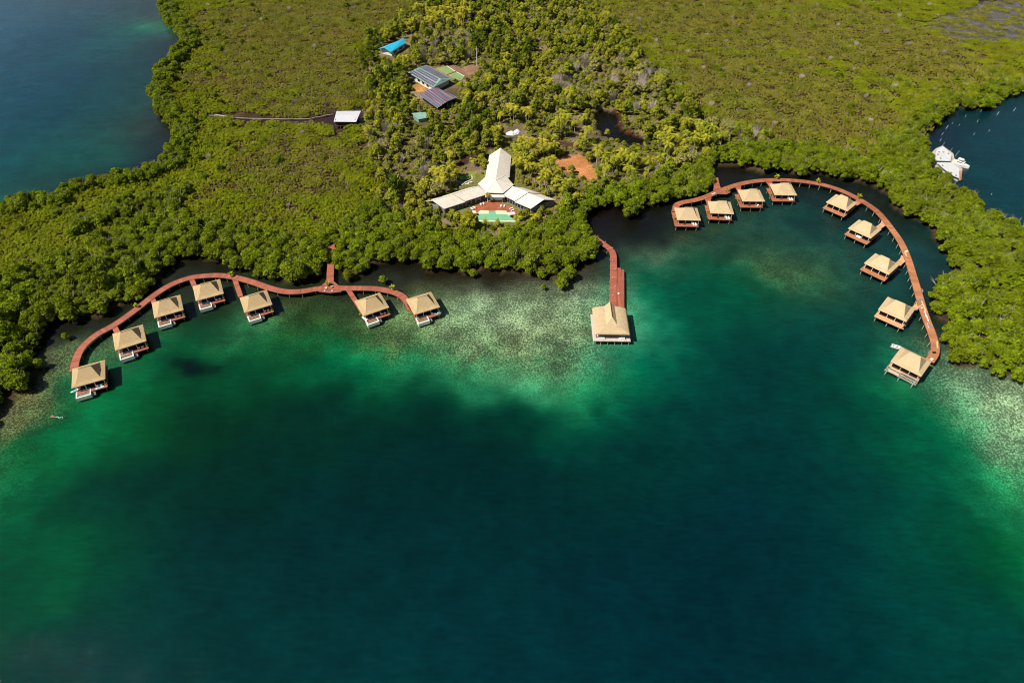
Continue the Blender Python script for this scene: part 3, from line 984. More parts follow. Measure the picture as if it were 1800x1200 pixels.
def palm_meshes(seed, h, nfr, fl):
    rng = random.Random(seed)
    bx, by = rng.uniform(-.8, .8), rng.uniform(-.8, .8)
    t = MB()
    t.tube([(0, 0, -.3), (bx * .2, by * .2, h * .4), (bx * .6, by * .6, h * .75), (bx, by, h)], [.17, .13, .11, .10], 7)
    c = MB()
    for i in range(nfr):
        a = 2.39996 * i + rng.uniform(-.2, .2)
        el = rng.uniform(-0.1, 1.15)
        ln = fl * rng.uniform(.8, 1.1)
        pts, px, pz, ang = [], 0.0, 0.0, el
        ns = 8
        for j in range(ns + 1):
            pts.append(Vector((bx + math.cos(a) * px, by + math.sin(a) * px, h + pz)))
            px += math.cos(ang) * ln / ns
            pz += math.sin(ang) * ln / ns
            ang -= 0.26
        side = Vector((-math.sin(a), math.cos(a), 0))
        tn = rng.random()
        for j in range(ns):
            wl = 0.62 * math.sin(math.pi * min(1, (j + 1.2) / (ns + 0.6))) + .08
            p0, p1 = pts[j], pts[j + 1]
            q = p0.lerp(p1, 0.72)
            dn = Vector((0, 0, -.35 * wl))
            fw = (p1 - p0) * .9
            for s in (-1, 1):
                c.face([p0, q, q + side * s * wl + dn + fw, p0 + side * s * wl * .8 + dn + fw * .7], 0, None, min(1, max(0, tn * .5 + rng.random() * .5)))
    return t.mesh('palm_trunk', M['bark_pale']), c.mesh('palm_crown', M['leaf_palm'])


PALM = [palm_meshes(40, 5.5, 17, 3.1), palm_meshes(41, 7.0, 16, 3.3), palm_meshes(42, 3.6, 15, 2.8)]


# ------------------------------------------------------------------ placing the vegetation
def jitter(x0, x1, y0, y1, step, rng):
    gx, gy = np.meshgrid(np.arange(x0, x1, step), np.arange(y0, y1, step * 0.87))
    gx = gx + (np.arange(gx.shape[0]) % 2)[:, None] * step / 2
    gx = gx + rng.uniform(-.33, .33, gx.shape) * step
    gy = gy + rng.uniform(-.33, .33, gy.shape) * step
    return gx.ravel(), gy.ravel()


def in_view(x, y, m=60):
    d = y * cp + H * sp
    u = x / d * F
    v = (y * sp - H * cp) / d * F
    return (np.abs(u) < 900 + m) & (v < 600 + m)


BARE_SITES = [SITE_LODGE, CLEAR, COURTS, SOLAR, BLUEH, SHED, TARPS, CHANNEL, POND, LAWN, MUD1, MUD2, DIRT1]


def blocked(x, y, sites=BARE_SITES):
    r = np.zeros(np.shape(x), bool)
    for s in sites:
        r |= inside(x, y, s)
    return r


PLACES = [((50, 640), 'at the far left shore beside the last hut'), ((150, 540), 'behind the left bend of the boardwalk'), ((300, 455), 'on the shore behind the third and fourth left huts'),
          ((430, 450), 'behind the boardwalk left of the chair platform'), ((530, 470), 'just left of the path that meets the chair platform'), ((625, 465), 'just right of the path that meets the chair platform'),
          ((740, 440), 'on the shore behind the two right-hand huts of the left row'), ((860, 450), 'on the dark shore below the swimming pool'), ((980, 460), 'on the headland beside the long pier'),
          ((1040, 400), 'where the long pier leaves the shore'), ((1120, 350), 'around the dark inlet left of the straight row of huts'), ((1220, 320), 'behind the first two huts of the straight row'),
          ((1330, 285), 'behind the top of the curved boardwalk'), ((1460, 295), 'above the right shoulder of the curved boardwalk'), ((1580, 340), 'behind the first two tilted huts of the curve'),
          ((1680, 420), 'inside the curve opposite the third tilted hut'), ((1680, 500), 'on the right bank beside the dead branch'), ((1690, 580), 'on the right bank beside the lumber on the boardwalk'),
          ((1720, 640), 'at the lower right shore beside the unfinished hut')]
PLW = [(P(*a), t) for a, t in PLACES]

gx, gy = jitter(-480, 480, 60, 700, 5.0, RNG)
ok = inside(gx, gy, LAND) & ~blocked(gx, gy, [CHANNEL, BPATH, RPATH, POND])
dsh = dist_lines(gx, gy, SHORE_SEGS)
dbay = dist_lines(gx, gy, [SHORE_SEGS[1]])
inw = inside(gx, gy, WOOD)
lx = gx / (gy * cp + H * sp) * F + 900
depth = np.where(dbay < 60, np.where(lx < 330, 44, np.where(lx > 1600, 38, 26)), 13)
strip = inside(gx, gy, poly([(595, 500), (600, 395), (665, 365), (720, 400), (760, 415), (860, 420), (950, 402), (1000, 384), (1035, 345), (1100, 335), (1260, 280), (1260, 330), (1080, 375), (1050, 460), (1000, 520)]))
tall = ok & (dsh > 2.6) & (((dsh < depth) & ~inw) | strip) & in_view(gx, gy)
mx, my, md = gx[tall], gy[tall], dsh[tall]
order = np.argsort(mx * 0 + zc(mx, my))
IND = order[:300]
REST = order[300:]
protos = {}
def sq(s):
    return (s * random.uniform(.85, 1.2), s * random.uniform(.85, 1.2), s * random.uniform(.75, 1.15))


for n_, i in enumerate(IND):
    x, y = float(mx[i]), float(my[i])
    ph = min(PLW, key=lambda q: (q[0].x - x) ** 2 + (q[0].y - y) ** 2)[1]
    vi = random.randrange(6)
    s = (random.uniform(1.15, 1.4) if random.random() < .22 else random.uniform(.6, 1.08)) * (0.82 if md[i] < 4 else 1.0)
    lab, grp = 'rounded green mangrove tree ' + ph, 'mangrove trees ' + ph
    if vi not in protos:
        t = thing('mangrove_tree', lab, 'mangrove', (x, y, 0.2), random.uniform(0, 6.28), grp)
        link('crown', MANG[vi], t)
        link('trunk', MTRUNK[vi % 2], t)
        protos[vi] = t
        t.scale = sq(s)
    else:
        dup(protos[vi], (x, y, 0.2), random.uniform(0, 6.28), lab, grp, sq(s))


def scatter(name, pts, label, cat):
    """pts: list of (x, y, z, rot, scale_xy, scale_z, source object); one 'stuff' object."""
    srcs = []
    for q in pts:
        if q[6] not in srcs:
            srcs.append(q[6])
    me = bpy.data.meshes.new(name)
    me.from_pydata([q[:3] for q in pts], [], [])
    a = me.attributes.new('rz', 'FLOAT_VECTOR', 'POINT')
    a.data.foreach_set('vector', [c for q in pts for c in (0, 0, q[3])])
    a = me.attributes.new('sc', 'FLOAT_VECTOR', 'POINT')
    a.data.foreach_set('vector', [c for q in pts for c in (q[4], q[4], q[5])])
    a = me.attributes.new('src', 'INT', 'POINT')
    a.data.foreach_set('value', [srcs.index(q[6]) for q in pts])
    o = link(name, me)
    ng = bpy.data.node_groups.new(name, 'GeometryNodeTree')
    ng.interface.new_socket('Geometry', in_out='INPUT', socket_type='NodeSocketGeometry')
    ng.interface.new_socket('Geometry', in_out='OUTPUT', socket_type='NodeSocketGeometry')
    gi, go = ng.nodes.new('NodeGroupInput'), ng.nodes.new('NodeGroupOutput')
    jn = ng.nodes.new('GeometryNodeJoinGeometry')

    def named(nm, ty):
        q = ng.nodes.new('GeometryNodeInputNamedAttribute')
        q.data_type = ty
        q.inputs[0].default_value = nm
        return q.outputs[0]
    rz, sc, sr = named('rz', 'FLOAT_VECTOR'), named('sc', 'FLOAT_VECTOR'), named('src', 'INT')
    for i, s in enumerate(srcs):
        oi = ng.nodes.new('GeometryNodeObjectInfo')
        oi.transform_space = 'ORIGINAL'
        oi.inputs['Object'].default_value = SRC[s]
        oi.inputs['As Instance'].default_value = False
        eq = ng.nodes.new('FunctionNodeCompare')
        eq.data_type = 'INT'
        eq.operation = 'EQUAL'
        ia = [q for q in eq.inputs if q.type == 'INT' and q.enabled]
        ng.links.new(sr, ia[0])
        ia[1].default_value = i
        ip = ng.nodes.new('GeometryNodeInstanceOnPoints')
        ng.links.new(gi.outputs[0], ip.inputs['Points'])
        ng.links.new(eq.outputs[0], ip.inputs['Selection'])
        ng.links.new(oi.outputs['Geometry'], ip.inputs['Instance'])
        e2r = ng.nodes.new('FunctionNodeEulerToRotation')
        ng.links.new(rz, e2r.inputs[0])
        ng.links.new(e2r.outputs[0], ip.inputs['Rotation'])
        ng.links.new(sc, ip.inputs['Scale'])
        ng.links.new(ip.outputs[0], jn.inputs[0])
    ng.links.new(jn.outputs[0], go.inputs[0])
    md_ = o.modifiers.new('scatter', 'NODES')
    md_.node_group = ng
    return tag(o, label, cat, None, 'stuff')


for i, m_ in enumerate(MANG):
    hidden('mang%d' % i, m_)
for i, m_ in enumerate(PATCH_D):
    hidden('pd%d' % i, m_)
for i, m_ in enumerate(PATCH_S):
    hidden('ps%d' % i, m_)
for kx, lst in BROAD.items():
    for i, m_ in enumerate(lst):
        hidden('%s%d' % (kx, i), m_)
for i, m_ in enumerate(BUSH):
    hidden('bush%d' % i, m_)
for i, m_ in enumerate(BARE):
    hidden('bare%d' % i, m_)

fp = []
for i in REST:
    s = random.uniform(.75, 1.15)
    fp.append((float(mx[i]), float(my[i]), 0.2, random.uniform(0, 6.28), s, s * random.uniform(.8, 1.1), 'mang%d' % random.randrange(6)))
gx, gy = jitter(-520, 520, 60, 760, 7.0, RNG)
dsh2 = dist_lines(gx, gy, SHORE_SEGS)
dbay2 = dist_lines(gx, gy, [SHORE_SEGS[1]])
dw = dist_lines(gx, gy, [WOOD + WOOD[:1]])
dch = dist_lines(gx, gy, [CHANNEL + CHANNEL[:1]])
inw2 = inside(gx, gy, WOOD)
okp = inside(gx, gy, LAND) & ~inw2 & in_view(gx, gy, 90) & ~blocked(gx, gy, [CHANNEL, POND]) & (dsh2 > 4.5) & (dch > 3.0)
lx2 = gx / (gy * cp + H * sp) * F + 900
okp &= ~(dbay2 < np.where(lx2 < 330, 40, np.where(lx2 > 1600, 34, 21)))
brown1 = [(P(a, b), r) for a, b, r in ((560, 60, 75), (600, 130, 65), (500, 120, 75), (470, 40, 80), (1400, 190, 80), (1330, 150, 80), (1250, 40, 90), (640, 20, 80), (1480, 60, 90), (1160, 30, 70), (560, 190, 40), (520, 300, 45), (1600, 100, 70))]
marsh = inside(gx, gy, MARSH)
bn = smooth_noise(gx, gy, 22, 9)
for i in np.nonzero(okp)[0]:
    x, y = float(gx[i]), float(gy[i])
    br = max(max(0.0, 1 - math.hypot(x - q.x, y - q.y) / r) for q, r in brown1)
    if marsh[i]:
        if random.random() < 0.35:
            continue
        nm, sz = 'ps%d' % random.randrange(3), random.uniform(.4, .6)
    else:
        sp_ = random.random() < br * 1.9 + (0.2 if bn[i] > .6 else 0.04)
        nm = ('ps%d' if sp_ else 'pd%d') % random.randrange(3)
        edge = max(0.0, 1 - (dsh2[i] - 4) / 26)
        sz = 0.6 + 0.3 * bn[i] + 0.7 * edge + random.uniform(-.1, .15) + (0.35 if dw[i] < 10 else 0)
        if dbay2[i] < 75:
            sz += 0.5 * (1 - dbay2[i] / 75)
    fp.append((x, y, 0.2, random.uniform(0, 6.28), 1.0 + 0.22 * (sz - 1), sz, nm))
# lone taller crowns and bare pale snags standing out of the scrub
gx, gy = jitter(-480, 480, 150, 700, 15.0, RNG)
okl = inside(gx, gy, LAND) & ~inside(gx, gy, WOOD) & in_view(gx, gy) & (dist_lines(gx, gy, SHORE_SEGS) > 14) & (dist_lines(gx, gy, [CHANNEL + CHANNEL[:1]]) > 6) & ~inside(gx, gy, MARSH)
dl = dist_lines(gx, gy, SHORE_SEGS)
for i in np.nonzero(okl)[0]:
    if random.random() < (0.75 if dl[i] < 45 else 0.10):
        s = random.uniform(.45, .75)
        fp.append((float(gx[i]), float(gy[i]), 0.2, random.uniform(0, 6.28), s, s * .85, 'mang%d' % random.choice((0, 1, 2, 3, 4, 5))))
    if random.random() < 0.16:
        s = random.uniform(.35, .6)
        fp.append((float(gx[i]) + 4, float(gy[i]) + 2, 0.3, random.uniform(0, 6.28), s, s * .9, 'bare%d' % random.randrange(2)))
scatter('mangrove_forest', fp, 'olive green mangrove scrub covering the island on both sides of the central wood', 'mangrove forest')

# woodland on the island's spine
WPL = [((690, 60), 'near the bright blue roofed house'), ((660, 130), 'between the blue roof and the solar roofs'), ((690, 190), 'left of the two solar roofs'), ((650, 230), 'beside the tin roofed boathouse'),
       ((770, 80), 'among the grey bare shrubs above the green courts'), ((860, 60), 'on the wooded rise beside the bare pole'), ((950, 30), 'at the top edge of the wood'), ((1060, 60), 'at the upper right edge of the wood'),
       ((900, 140), 'in the thick wood right of the courts'), ((1000, 120), 'in the middle of the upper wood'), ((1110, 150), 'at the right edge of the wood above the pond'), ((840, 200), 'right of the second solar roof'),
       ((960, 200), 'left of the black pond'), ((740, 250), 'behind the left wing of the white lodge'), ((700, 320), 'left of the white lodge'), ((720, 390), 'between the white lodge and the mangrove shore'),
       ((860, 250), 'directly behind the white lodge'), ((960, 260), 'between the white lodge and the black pond'), ((1080, 280), 'right of the orange clearing'), ((1170, 240), 'right of the black pond'), ((1240, 250), 'at the right end of the wood'),
       ((980, 340), 'between the orange clearing and the right lodge wing'), ((1000, 300), 'round the edge of the orange clearing'), ((860, 405), 'below the swimming pool')]
WPW = [(P(*a), t) for a, t in WPL]
PALMZ = [poly(q) for q in ([(1000, 190), (1060, 240), (1140, 255), (1230, 225), (1270, 262), (1180, 300), (1060, 330), (1030, 318), (1052, 300), (1030, 268), (975, 270), (985, 300), (1010, 320), (1000, 345), (950, 345), (910, 300), (905, 262), (960, 250)],
                           [(745, 30), (830, 20), (835, 55), (760, 62), (745, 55)], [(870, 205), (930, 215), (930, 255), (870, 250)], [(770, 285), (832, 280), (845, 300), (805, 305), (798, 335), (775, 350), (745, 340)])]
DARKZ = [poly(q) for q in ([(830, 60), (960, 70), (1000, 100), (930, 130), (850, 100)], [(640, 110), (700, 120), (690, 200), (640, 190)], [(740, 210), (860, 200), (860, 250), (740, 250)], [(630, 70), (660, 60), (670, 110), (630, 120)], [(1180, 150), (1240, 200), (1200, 215), (1160, 180)])]
YELZ = [poly(q) for q in ([(640, 190), (740, 200), (760, 290), (700, 300), (650, 240)], [(900, 40), (1100, 60), (1160, 150), (1000, 170), (900, 130)], [(690, 350), (790, 360), (830, 395), (800, 415), (700, 400)])]
OLIVZ = [poly(q) for q in ([(730, 70), (830, 60), (830, 110), (740, 110)], [(960, 100), (1180, 110), (1230, 210), (1130, 200), (1060, 180), (960, 160)], [(1240, 215), (1360, 235), (1340, 262), (1230, 262)], [(655, 235), (740, 240), (760, 330), (700, 350), (660, 300)])]
gx, gy = jitter(-200, 260, 235, 760, 4.0, RNG)
okw = inside(gx, gy, WOOD)
okw &= inside(gx, gy, LAND) & ~blocked(gx, gy) & in_view(gx, gy)
stripP = poly([(600, 395), (665, 365), (720, 400), (760, 415), (860, 420), (950, 402), (1000, 384), (1035, 345), (1100, 335), (1260, 280), (1260, 330), (1080, 375), (1050, 460), (1000, 520), (595, 500)])
okw &= ~inside(gx, gy, stripP)
# keep low planting just in front of the buildings so that they stay in sight
FRONT = [poly(q) for q in ([(712, 140), (770, 160), (812, 175), (812, 205), (765, 222), (718, 175)], [(655, 95), (725, 85), (725, 112), (660, 118)], [(715, 212), (757, 210), (757, 236), (718, 236)], [(778, 372), (812, 380), (815, 402), (945, 402), (965, 352), (990, 352), (985, 400), (900, 428), (800, 425), (765, 385)],
                           [(975, 300), (1055, 318), (1050, 345), (985, 335)], [(1030, 222), (1060, 240), (1140, 255), (1150, 292), (1040, 275)], [(875, 240), (930, 245), (930, 260), (875, 258)], [(785, 335), (800, 335), (850, 318), (800, 345)], [(760, 140), (815, 140), (850, 124), (850, 146), (815, 160)])]
frm = blocked(gx, gy, FRONT)
pz, dz, yz, oz = (blocked(gx, gy, q) for q in (PALMZ, DARKZ, YELZ, OLIVZ))
cand = []
gapn = smooth_noise(gx, gy, 11, 31) * .6 + smooth_noise(gx, gy, 5, 32) * .4
for i in np.nonzero(okw)[0]:
    x, y = float(gx[i]), float(gy[i])
    r = random.random()
    if gapn[i] > 0.66 and random.random() < .8:
        continue
    if frm[i]:
        kind = 'bush' if r < .8 else 'skip'
    elif pz[i]:
        kind = 'palm' if r < .54 else ('bush' if r < .8 else ('mid' if r < .9 else 'skip'))
    elif dz[i]:
        kind = 'dark' if r < .34 else ('mid' if r < .68 else ('yellow' if r < .80 else 'skip'))
    elif oz[i]:
        kind = 'olive' if r < .36 else ('bare' if r < .46 else ('mid' if r < .64 else ('yellow' if r < .76 else 'skip')))
    elif yz[i]:
        kind = 'yellow' if r < .45 else ('mid' if r < .72 else ('dark' if r < .78 else ('bare' if r < .81 else ('olive' if r < .88 else 'skip'))))
    else:
        kind = 'mid' if r < .34 else ('dark' if r < .39 else ('yellow' if r < .60 else ('olive' if r < .76 else ('palm' if r < .83 else 'skip'))))
    if kind != 'skip':
        cand.append((zc(x, y), x, y, kind))
cand.sort()
WORDS = {'dark': 'dark green broadleaf tree', 'mid': 'mid green broadleaf tree', 'yellow': 'yellow green bushy tree', 'olive': 'thin olive tree with pale twigs', 'palm': 'young coconut palm with arching fronds',
         'bush': 'low leafy shrub', 'bare': 'leafless grey brown tree'}
GRPW = {'dark': 'dark green trees', 'mid': 'mid green trees', 'yellow': 'yellow green trees', 'olive': 'thin olive trees', 'palm': 'coconut palms', 'bush': 'low shrubs', 'bare': 'leafless trees'}
LIMIT = {'dark': 70, 'mid': 90, 'yellow': 60, 'olive': 60, 'palm': 240, 'bush': 90, 'bare': 30}
cnt, wp, wpro = {}, [], {}


def plant(kind, x, y, s, rz, z=0.85, label=None, group=None):
    ph = min(WPW, key=lambda q: (q[0].x - x) ** 2 + (q[0].y - y) ** 2)[1]
    lab = label or WORDS[kind] + ' ' + ph
    grp = group or GRPW[kind] + ' ' + ph
    opts = {'palm': 3, 'bush': 3, 'bare': 2}.get(kind) or len(BROAD[kind])
    vi = random.randrange(opts)
    sc_ = (s, s, s * random.uniform(.9, 1.15))
    if (kind, vi) not in wpro:
        nm = {'palm': 'palm_tree', 'bush': 'shrub', 'bare': 'bare_tree'}.get(kind, 'broadleaf_tree')
        t = thing(nm, lab, {'palm': 'palm', 'bush': 'shrub'}.get(kind, 'tree'), (x, y, z), rz, grp)
        t.scale = sc_
        if kind == 'palm':
            link('trunk', PALM[vi][0], t)
            link('crown', PALM[vi][1], t)
        elif kind == 'bush':
            link('crown', BUSH[vi], t)
            link('stem', BTR, t)
        elif kind == 'bare':
            link('branches', BARE[vi], t)
            link('trunk', BTRUNK, t)
        else:
            link('crown', BROAD[kind][vi], t)
            link('trunk', BTRUNK, t)
        wpro[(kind, vi)] = t
        return t
    return dup(wpro[(kind, vi)], (x, y, z), rz, lab, grp, sc_)


for _, x, y, kind in cand:
    s = {'palm': random.uniform(.95, 1.4), 'bush': random.uniform(.7, 1.2), 'bare': random.uniform(.7, 1.1)}.get(kind, (random.uniform(1.0, 1.35) if random.random() < .12 else random.uniform(.42, .92)))
    cnt[kind] = cnt.get(kind, 0) + 1
    if cnt[kind] <= LIMIT[kind]:
        plant(kind, x, y, s, random.uniform(0, 6.28))
    elif kind == 'palm':
        wp.append((x, y, 0.85, random.uniform(0, 6.28), s * .7, s * .7, 'mid0'))
    else:
        opts = {'bush': 3, 'bare': 2}.get(kind) or len(BROAD[kind])
        wp.append((x, y, 0.85, random.uniform(0, 6.28), s, s * random.uniform(.9, 1.15), '%s%d' % (kind, random.randrange(opts))))
# undergrowth between the trees
gx, gy = jitter(-200, 260, 235, 760, 3.4, RNG)
FOOT = poly([(760, 354), (800, 335), (852, 305), (860, 266), (898, 266), (904, 318), (958, 350), (934, 378), (912, 380), (908, 394), (830, 394), (820, 380), (780, 378)])
oku = inside(gx, gy, WOOD) & inside(gx, gy, LAND) & ~blocked(gx, gy, [q for q in BARE_SITES if q is not SITE_LODGE] + [FOOT]) & in_view(gx, gy)
up_ = []
und = smooth_noise(gx, gy, 9, 21)
for i in np.nonzero(oku)[0]:
    if und[i] > 0.68 and random.random() < .7:
        continue
    s = random.uniform(.45, 1.0)
    up_.append((float(gx[i]), float(gy[i]), 0.85, random.uniform(0, 6.28), s, s * random.uniform(.4, .8), 'bush%d' % random.choice((0, 1, 1, 2))))
scatter('woodland', wp, 'mixed green trees filling the far part of the central wood', 'woodland')
scatter('undergrowth', up_, 'low leafy undergrowth covering the ground of the wood', 'undergrowth')
SHRUBP = wpro


# ------------------------------------------------------------------ boardwalks
def smooth_path(pts, step=1.5):
    """Catmull-Rom through plan points, resampled."""
    p = [Vector((q[0], q[1])) for q in pts]
    p = [p[0] * 2 - p[1]] + p + [p[-1] * 2 - p[-2]]
    out = []
    for i in range(1, len(p) - 2):
        n = max(2, int((p[i + 1] - p[i]).length / step))
        for j in range(n):
            t = j / n
            out.append(0.5 * ((2 * p[i]) + (-p[i - 1] + p[i + 1]) * t + (2 * p[i - 1] - 5 * p[i] + 4 * p[i + 1] - p[i + 2]) * t * t + (-p[i - 1] + 3 * p[i] - 3 * p[i + 1] + p[i + 2]) * t ** 3))
    out.append(p[-2])
    return out


STILT_ME = MB().tube([(0, 0, -1), (0, 0, 0.5), (0, 0, 1)], [0.11, 0.10, 0.10], 6).mesh('stilt', M['stilt'])


def ribbon(m, path, wd, z, t=0.25, mi=0, side_mi=1, off=0.0):
    nr = []
    for i in range(len(path)):
        d = (path[min(i + 1, len(path) - 1)] - path[max(i - 1, 0)]).normalized()
        nr.append(Vector((-d.y, d.x)))
    run = 0.0
    wl = wd if isinstance(wd, (list, tuple)) else [wd] * len(path)
    for i in range(len(path) - 1):
        ln = (path[i + 1] - path[i]).length
        a0, a1 = path[i] + nr[i] * (off + wl[i] / 2), path[i] + nr[i] * (off - wl[i] / 2)
        b0, b1 = path[i + 1] + nr[i + 1] * (off + wl[i + 1] / 2), path[i + 1] + nr[i + 1] * (off - wl[i + 1] / 2)
        r = [(run, 0, 0), (run + ln, 0, 0), (run + ln, wl[i], 0), (run, wl[i], 0)]
        m.face([(*a1, z), (*b1, z), (*b0, z), (*a0, z)], mi, r)
        m.face([(*a0, z - t), (*b0, z - t), (*b1, z - t), (*a1, z - t)], side_mi)
        m.face([(*a1, z - t), (*b1, z - t), (*b1, z), (*a1, z)], side_mi)
        m.face([(*b0, z - t), (*a0, z - t), (*a0, z), (*b0, z)], side_mi)
        if i == 0:
            m.face([(*a0, z - t), (*a1, z - t), (*a1, z), (*a0, z)], side_mi)
        if i == len(path) - 2:
            m.face([(*b1, z - t), (*b0, z - t), (*b0, z), (*b1, z)], side_mi)
        run += ln
    return nr


def stilts_along(root, path, nr, wd, z, every):
    acc = every * 0.5
    for i in range(1, len(path)):
        acc += (path[i] - path[i - 1]).length
        if acc >= every:
            acc = 0
            for s in (-1, 1):
                q = path[i] + nr[i] * s * (wd / 2 - 0.15)
                o = link('stilt', STILT_ME, root)
                lo, hi = -0.95, z - 0.26
                o.location = (q.x - root.location.x, q.y - root.location.y, (lo + hi) / 2)
                o.scale = (1, 1, (hi - lo) / 2)


def path_px(pts, z):
    return smooth_path([(p.x, p.y) for p in PP(pts, z)])


ZL, ZR = 1.3, 1.6
bw = thing('boardwalk', 'long red plank boardwalk on stilts curving behind the seven left huts', 'boardwalk')
main = path_px([(129, 652), (131, 640), (134, 630), (138.5, 619), (149, 605), (171, 587), (197, 573), (221, 557), (245, 539), (269, 520), (299, 501), (331, 489), (358, 485), (387, 484), (415, 488), (444, 496), (473, 506), (502, 512.5), (531, 512), (554, 508), (580, 505.5),
                (606, 506.5), (632, 506.5), (661, 507.5), (690, 513), (707, 521), (717, 533), (722, 545)], ZL)
m = MB()
nr = ribbon(m, main, 3.1, ZL)
m.build('deck', [M['deck_red'], M['timber']], bw)
stilts_along(bw, main, nr, 3.1, ZL, 4.6)
for s in (-1, 1):
    e = MB()
    ribbon(e, main, 0.14, ZL + 0.09, 0.2, 0, 0, s * 1.56)
    e.build('edge_board', M['timber'], bw)
for a in ([(412, 489), (423, 521)], [(336, 489), (344, 508)], [(266, 522), (272, 534)], [(200, 572), (206, 584)], [(612, 509), (631, 538)]):
    b = MB()
    q = path_px(a, ZL - 0.006)
    wq = 2.0
    ribbon(b, q, wq, ZL - 0.006, 0.22)
    b.build('side_walk', [M['deck_red'], M['timber']], bw)
b = MB()
q = path_px([(580, 500), (580.5, 480), (582, 455), (583, 425), (590, 405)], ZL - 0.006)
nrq = ribbon(b, q, 3.0, ZL - 0.006, 0.22)
b.build('shore_walk', [M['deck_red'], M['timber']], bw)
stilts_along(bw, q[:22], nrq, 3.0, ZL, 5.0)
plt_ = PP([(553, 509), (562, 513), (580, 514.8), (598, 513), (607, 508.5), (596, 502), (587, 494.5), (573, 494.5), (565, 502)], ZL)
b = MB()
b.prism([(p.x, p.y) for p in plt_], ZL - 0.21, ZL + 0.012, 0, 1)
b.build('platform', [M['deck_red'], M['timber']], bw)

bw2 = thing('boardwalk', 'long brown plank boardwalk on stilts arching behind the nine right huts', 'boardwalk')
pts_r = [(1187.5, 372), (1188.5, 362), (1197, 356.5), (1220, 352), (1241, 345.8), (1260, 337.4), (1281, 329.5), (1302, 323.2), (1327, 318.5), (1360, 316.2), (1395, 317.3), (1430, 321.5), (1458, 327.8), (1484, 337.2), (1514, 352.4), (1538, 368.5),
         (1553, 384), (1567, 402), (1583, 425), (1595, 452), (1603.5, 479), (1611.5, 505.5), (1620.5, 537), (1628.5, 561), (1638, 585.5), (1643.6, 606), (1642.5, 621), (1634, 634)]
main = path_px(pts_r, ZR)
cut = int(len(main) * 0.56)
m = MB()
nr = ribbon(m, main, 3.2, ZR)
for i in range(len(m.f)):
    if m.m[i] == 0 and m.v[m.f[i][0]][1] < P(1560, 392).y and m.v[m.f[i][0]][0] > 100:
        m.m[i] = 2
m.build('deck', [M['deck_brown'], M['timber'], M['deck_orange']], bw2)
stilts_along(bw2, main, nr, 3.2, ZR, 4.6)
for s in (-1, 1):
    e = MB()
    ribbon(e, main, 0.12, ZR + 0.06, 0.17, 0, 0, s * 1.6)
    e.build('edge_board', M['timber'], bw2)
for a, mt, wd in (([(1262, 335), (1257, 312)], 'deck_brown', 3.0), ([(1243.5, 347), (1249, 370)], 'deck_brown', 2.2), ([(1296, 326), (1304, 346)], 'deck_brown', 2.2), ([(1351, 318), (1360, 338)], 'deck_brown', 2.2),
                  ([(1512, 353), (1501, 361)], 'deck_orange', 2.4), ([(1557, 391), (1543, 401)], 'deck_new', 2.4), ([(1592, 452), (1578, 465)], 'deck_new', 2.4), ([(1619, 533), (1606, 543)], 'deck_new', 2.2)):
    b = MB()
    q = path_px(a, ZR - 0.006)
    nn = len(q)
    ribbon(b, q, [wd + 1.8 * max(0, 1 - i / (nn * .4)) ** 2 for i in range(nn)], ZR - 0.006, 0.22)
    b.build('side_walk', [M[mt], M['timber']], bw2)
b = MB()
b.prism([(p.x, p.y) for p in PP([(1268, 334), (1282, 331), (1284, 338), (1278, 341.5), (1262, 341)], ZR)], ZR - 0.2, ZR + 0.012, 0, 1)
b.build('platform', [M['deck_brown'], M['timber']], bw2)

pr = thing('pier', 'straight red plank pier leading from the headland to the thatched pavilion', 'pier')
ZP = 1.4
pth = path_px([(1020, 392), (1030, 401.5), (1043, 415.5), (1062, 429.5), (1072, 437), (1077.5, 446), (1078.5, 460), (1078.3, 485), (1078, 510), (1077.8, 540)], ZP)
m = MB()
nr = ribbon(m, pth, 2.9, ZP)
m.build('deck', [M['deck_red'], M['timber']], pr)
stilts_along(pr, pth, nr, 2.9, ZP, 4.6)
b = MB()
zl_ = ZP - .4
b.prism([(p.x, p.y) for p in PP([(1085.2, 470.5), (1091.6, 471), (1091.6, 486), (1097.2, 486), (1097.4, 541), (1084.8, 541)], zl_)], zl_ - .25, zl_)
b.prism([(p.x, p.y) for p in PP([(1092.1, 473.5), (1097, 473.8), (1097.2, 485.7), (1092.1, 485.7)], zl_ - .12)], zl_ - .35, zl_ - .12)
b.build('landing', M['deck_red'], pr)
for yy in np.linspace(536, 475, 5):
    q = P(1096.4, float(yy), zl_)
    o = link('stilt', STILT_ME, pr, (q.x, q.y, 0.0))
    o.scale = (1, 1, .75)


# ------------------------------------------------------------------ huts
W_, D_ = 11.0, 10.5


def roof_mb(W, D, ze, zs, zr, ins, ridge, th=0.35):
    """Two-pitch hipped thatch: low flaring skirt below, steep hip above. Softened arrises come from the bevel."""
    m = MB()
    a = [(-W / 2, -D / 2), (W / 2, -D / 2), (W / 2, D / 2), (-W / 2, D / 2)]
    i_ = [(-W / 2 + ins, -D / 2 + ins), (W / 2 - ins, -D / 2 + ins), (W / 2 - ins, D / 2 - ins), (-W / 2 + ins, D / 2 - ins)]
    V = [(*p, ze - th) for p in a] + [(*p, ze) for p in a] + [(*p, zs) for p in i_] + [(-ridge / 2, 0, zr), (ridge / 2, 0, zr)]
    Fc = [(3, 2, 1, 0)]
    for j in range(4):
        k_ = (j + 1) % 4
        Fc += [(j, k_, 4 + k_, 4 + j), (4 + j, 4 + k_, 8 + k_, 8 + j)]
    Fc += [(8, 9, 13, 12), (9, 10, 13), (10, 11, 12, 13), (11, 8, 12)]
    me = bpy.data.meshes.new('thatch_roof')
    me.from_pydata(V, [], Fc)
    return me


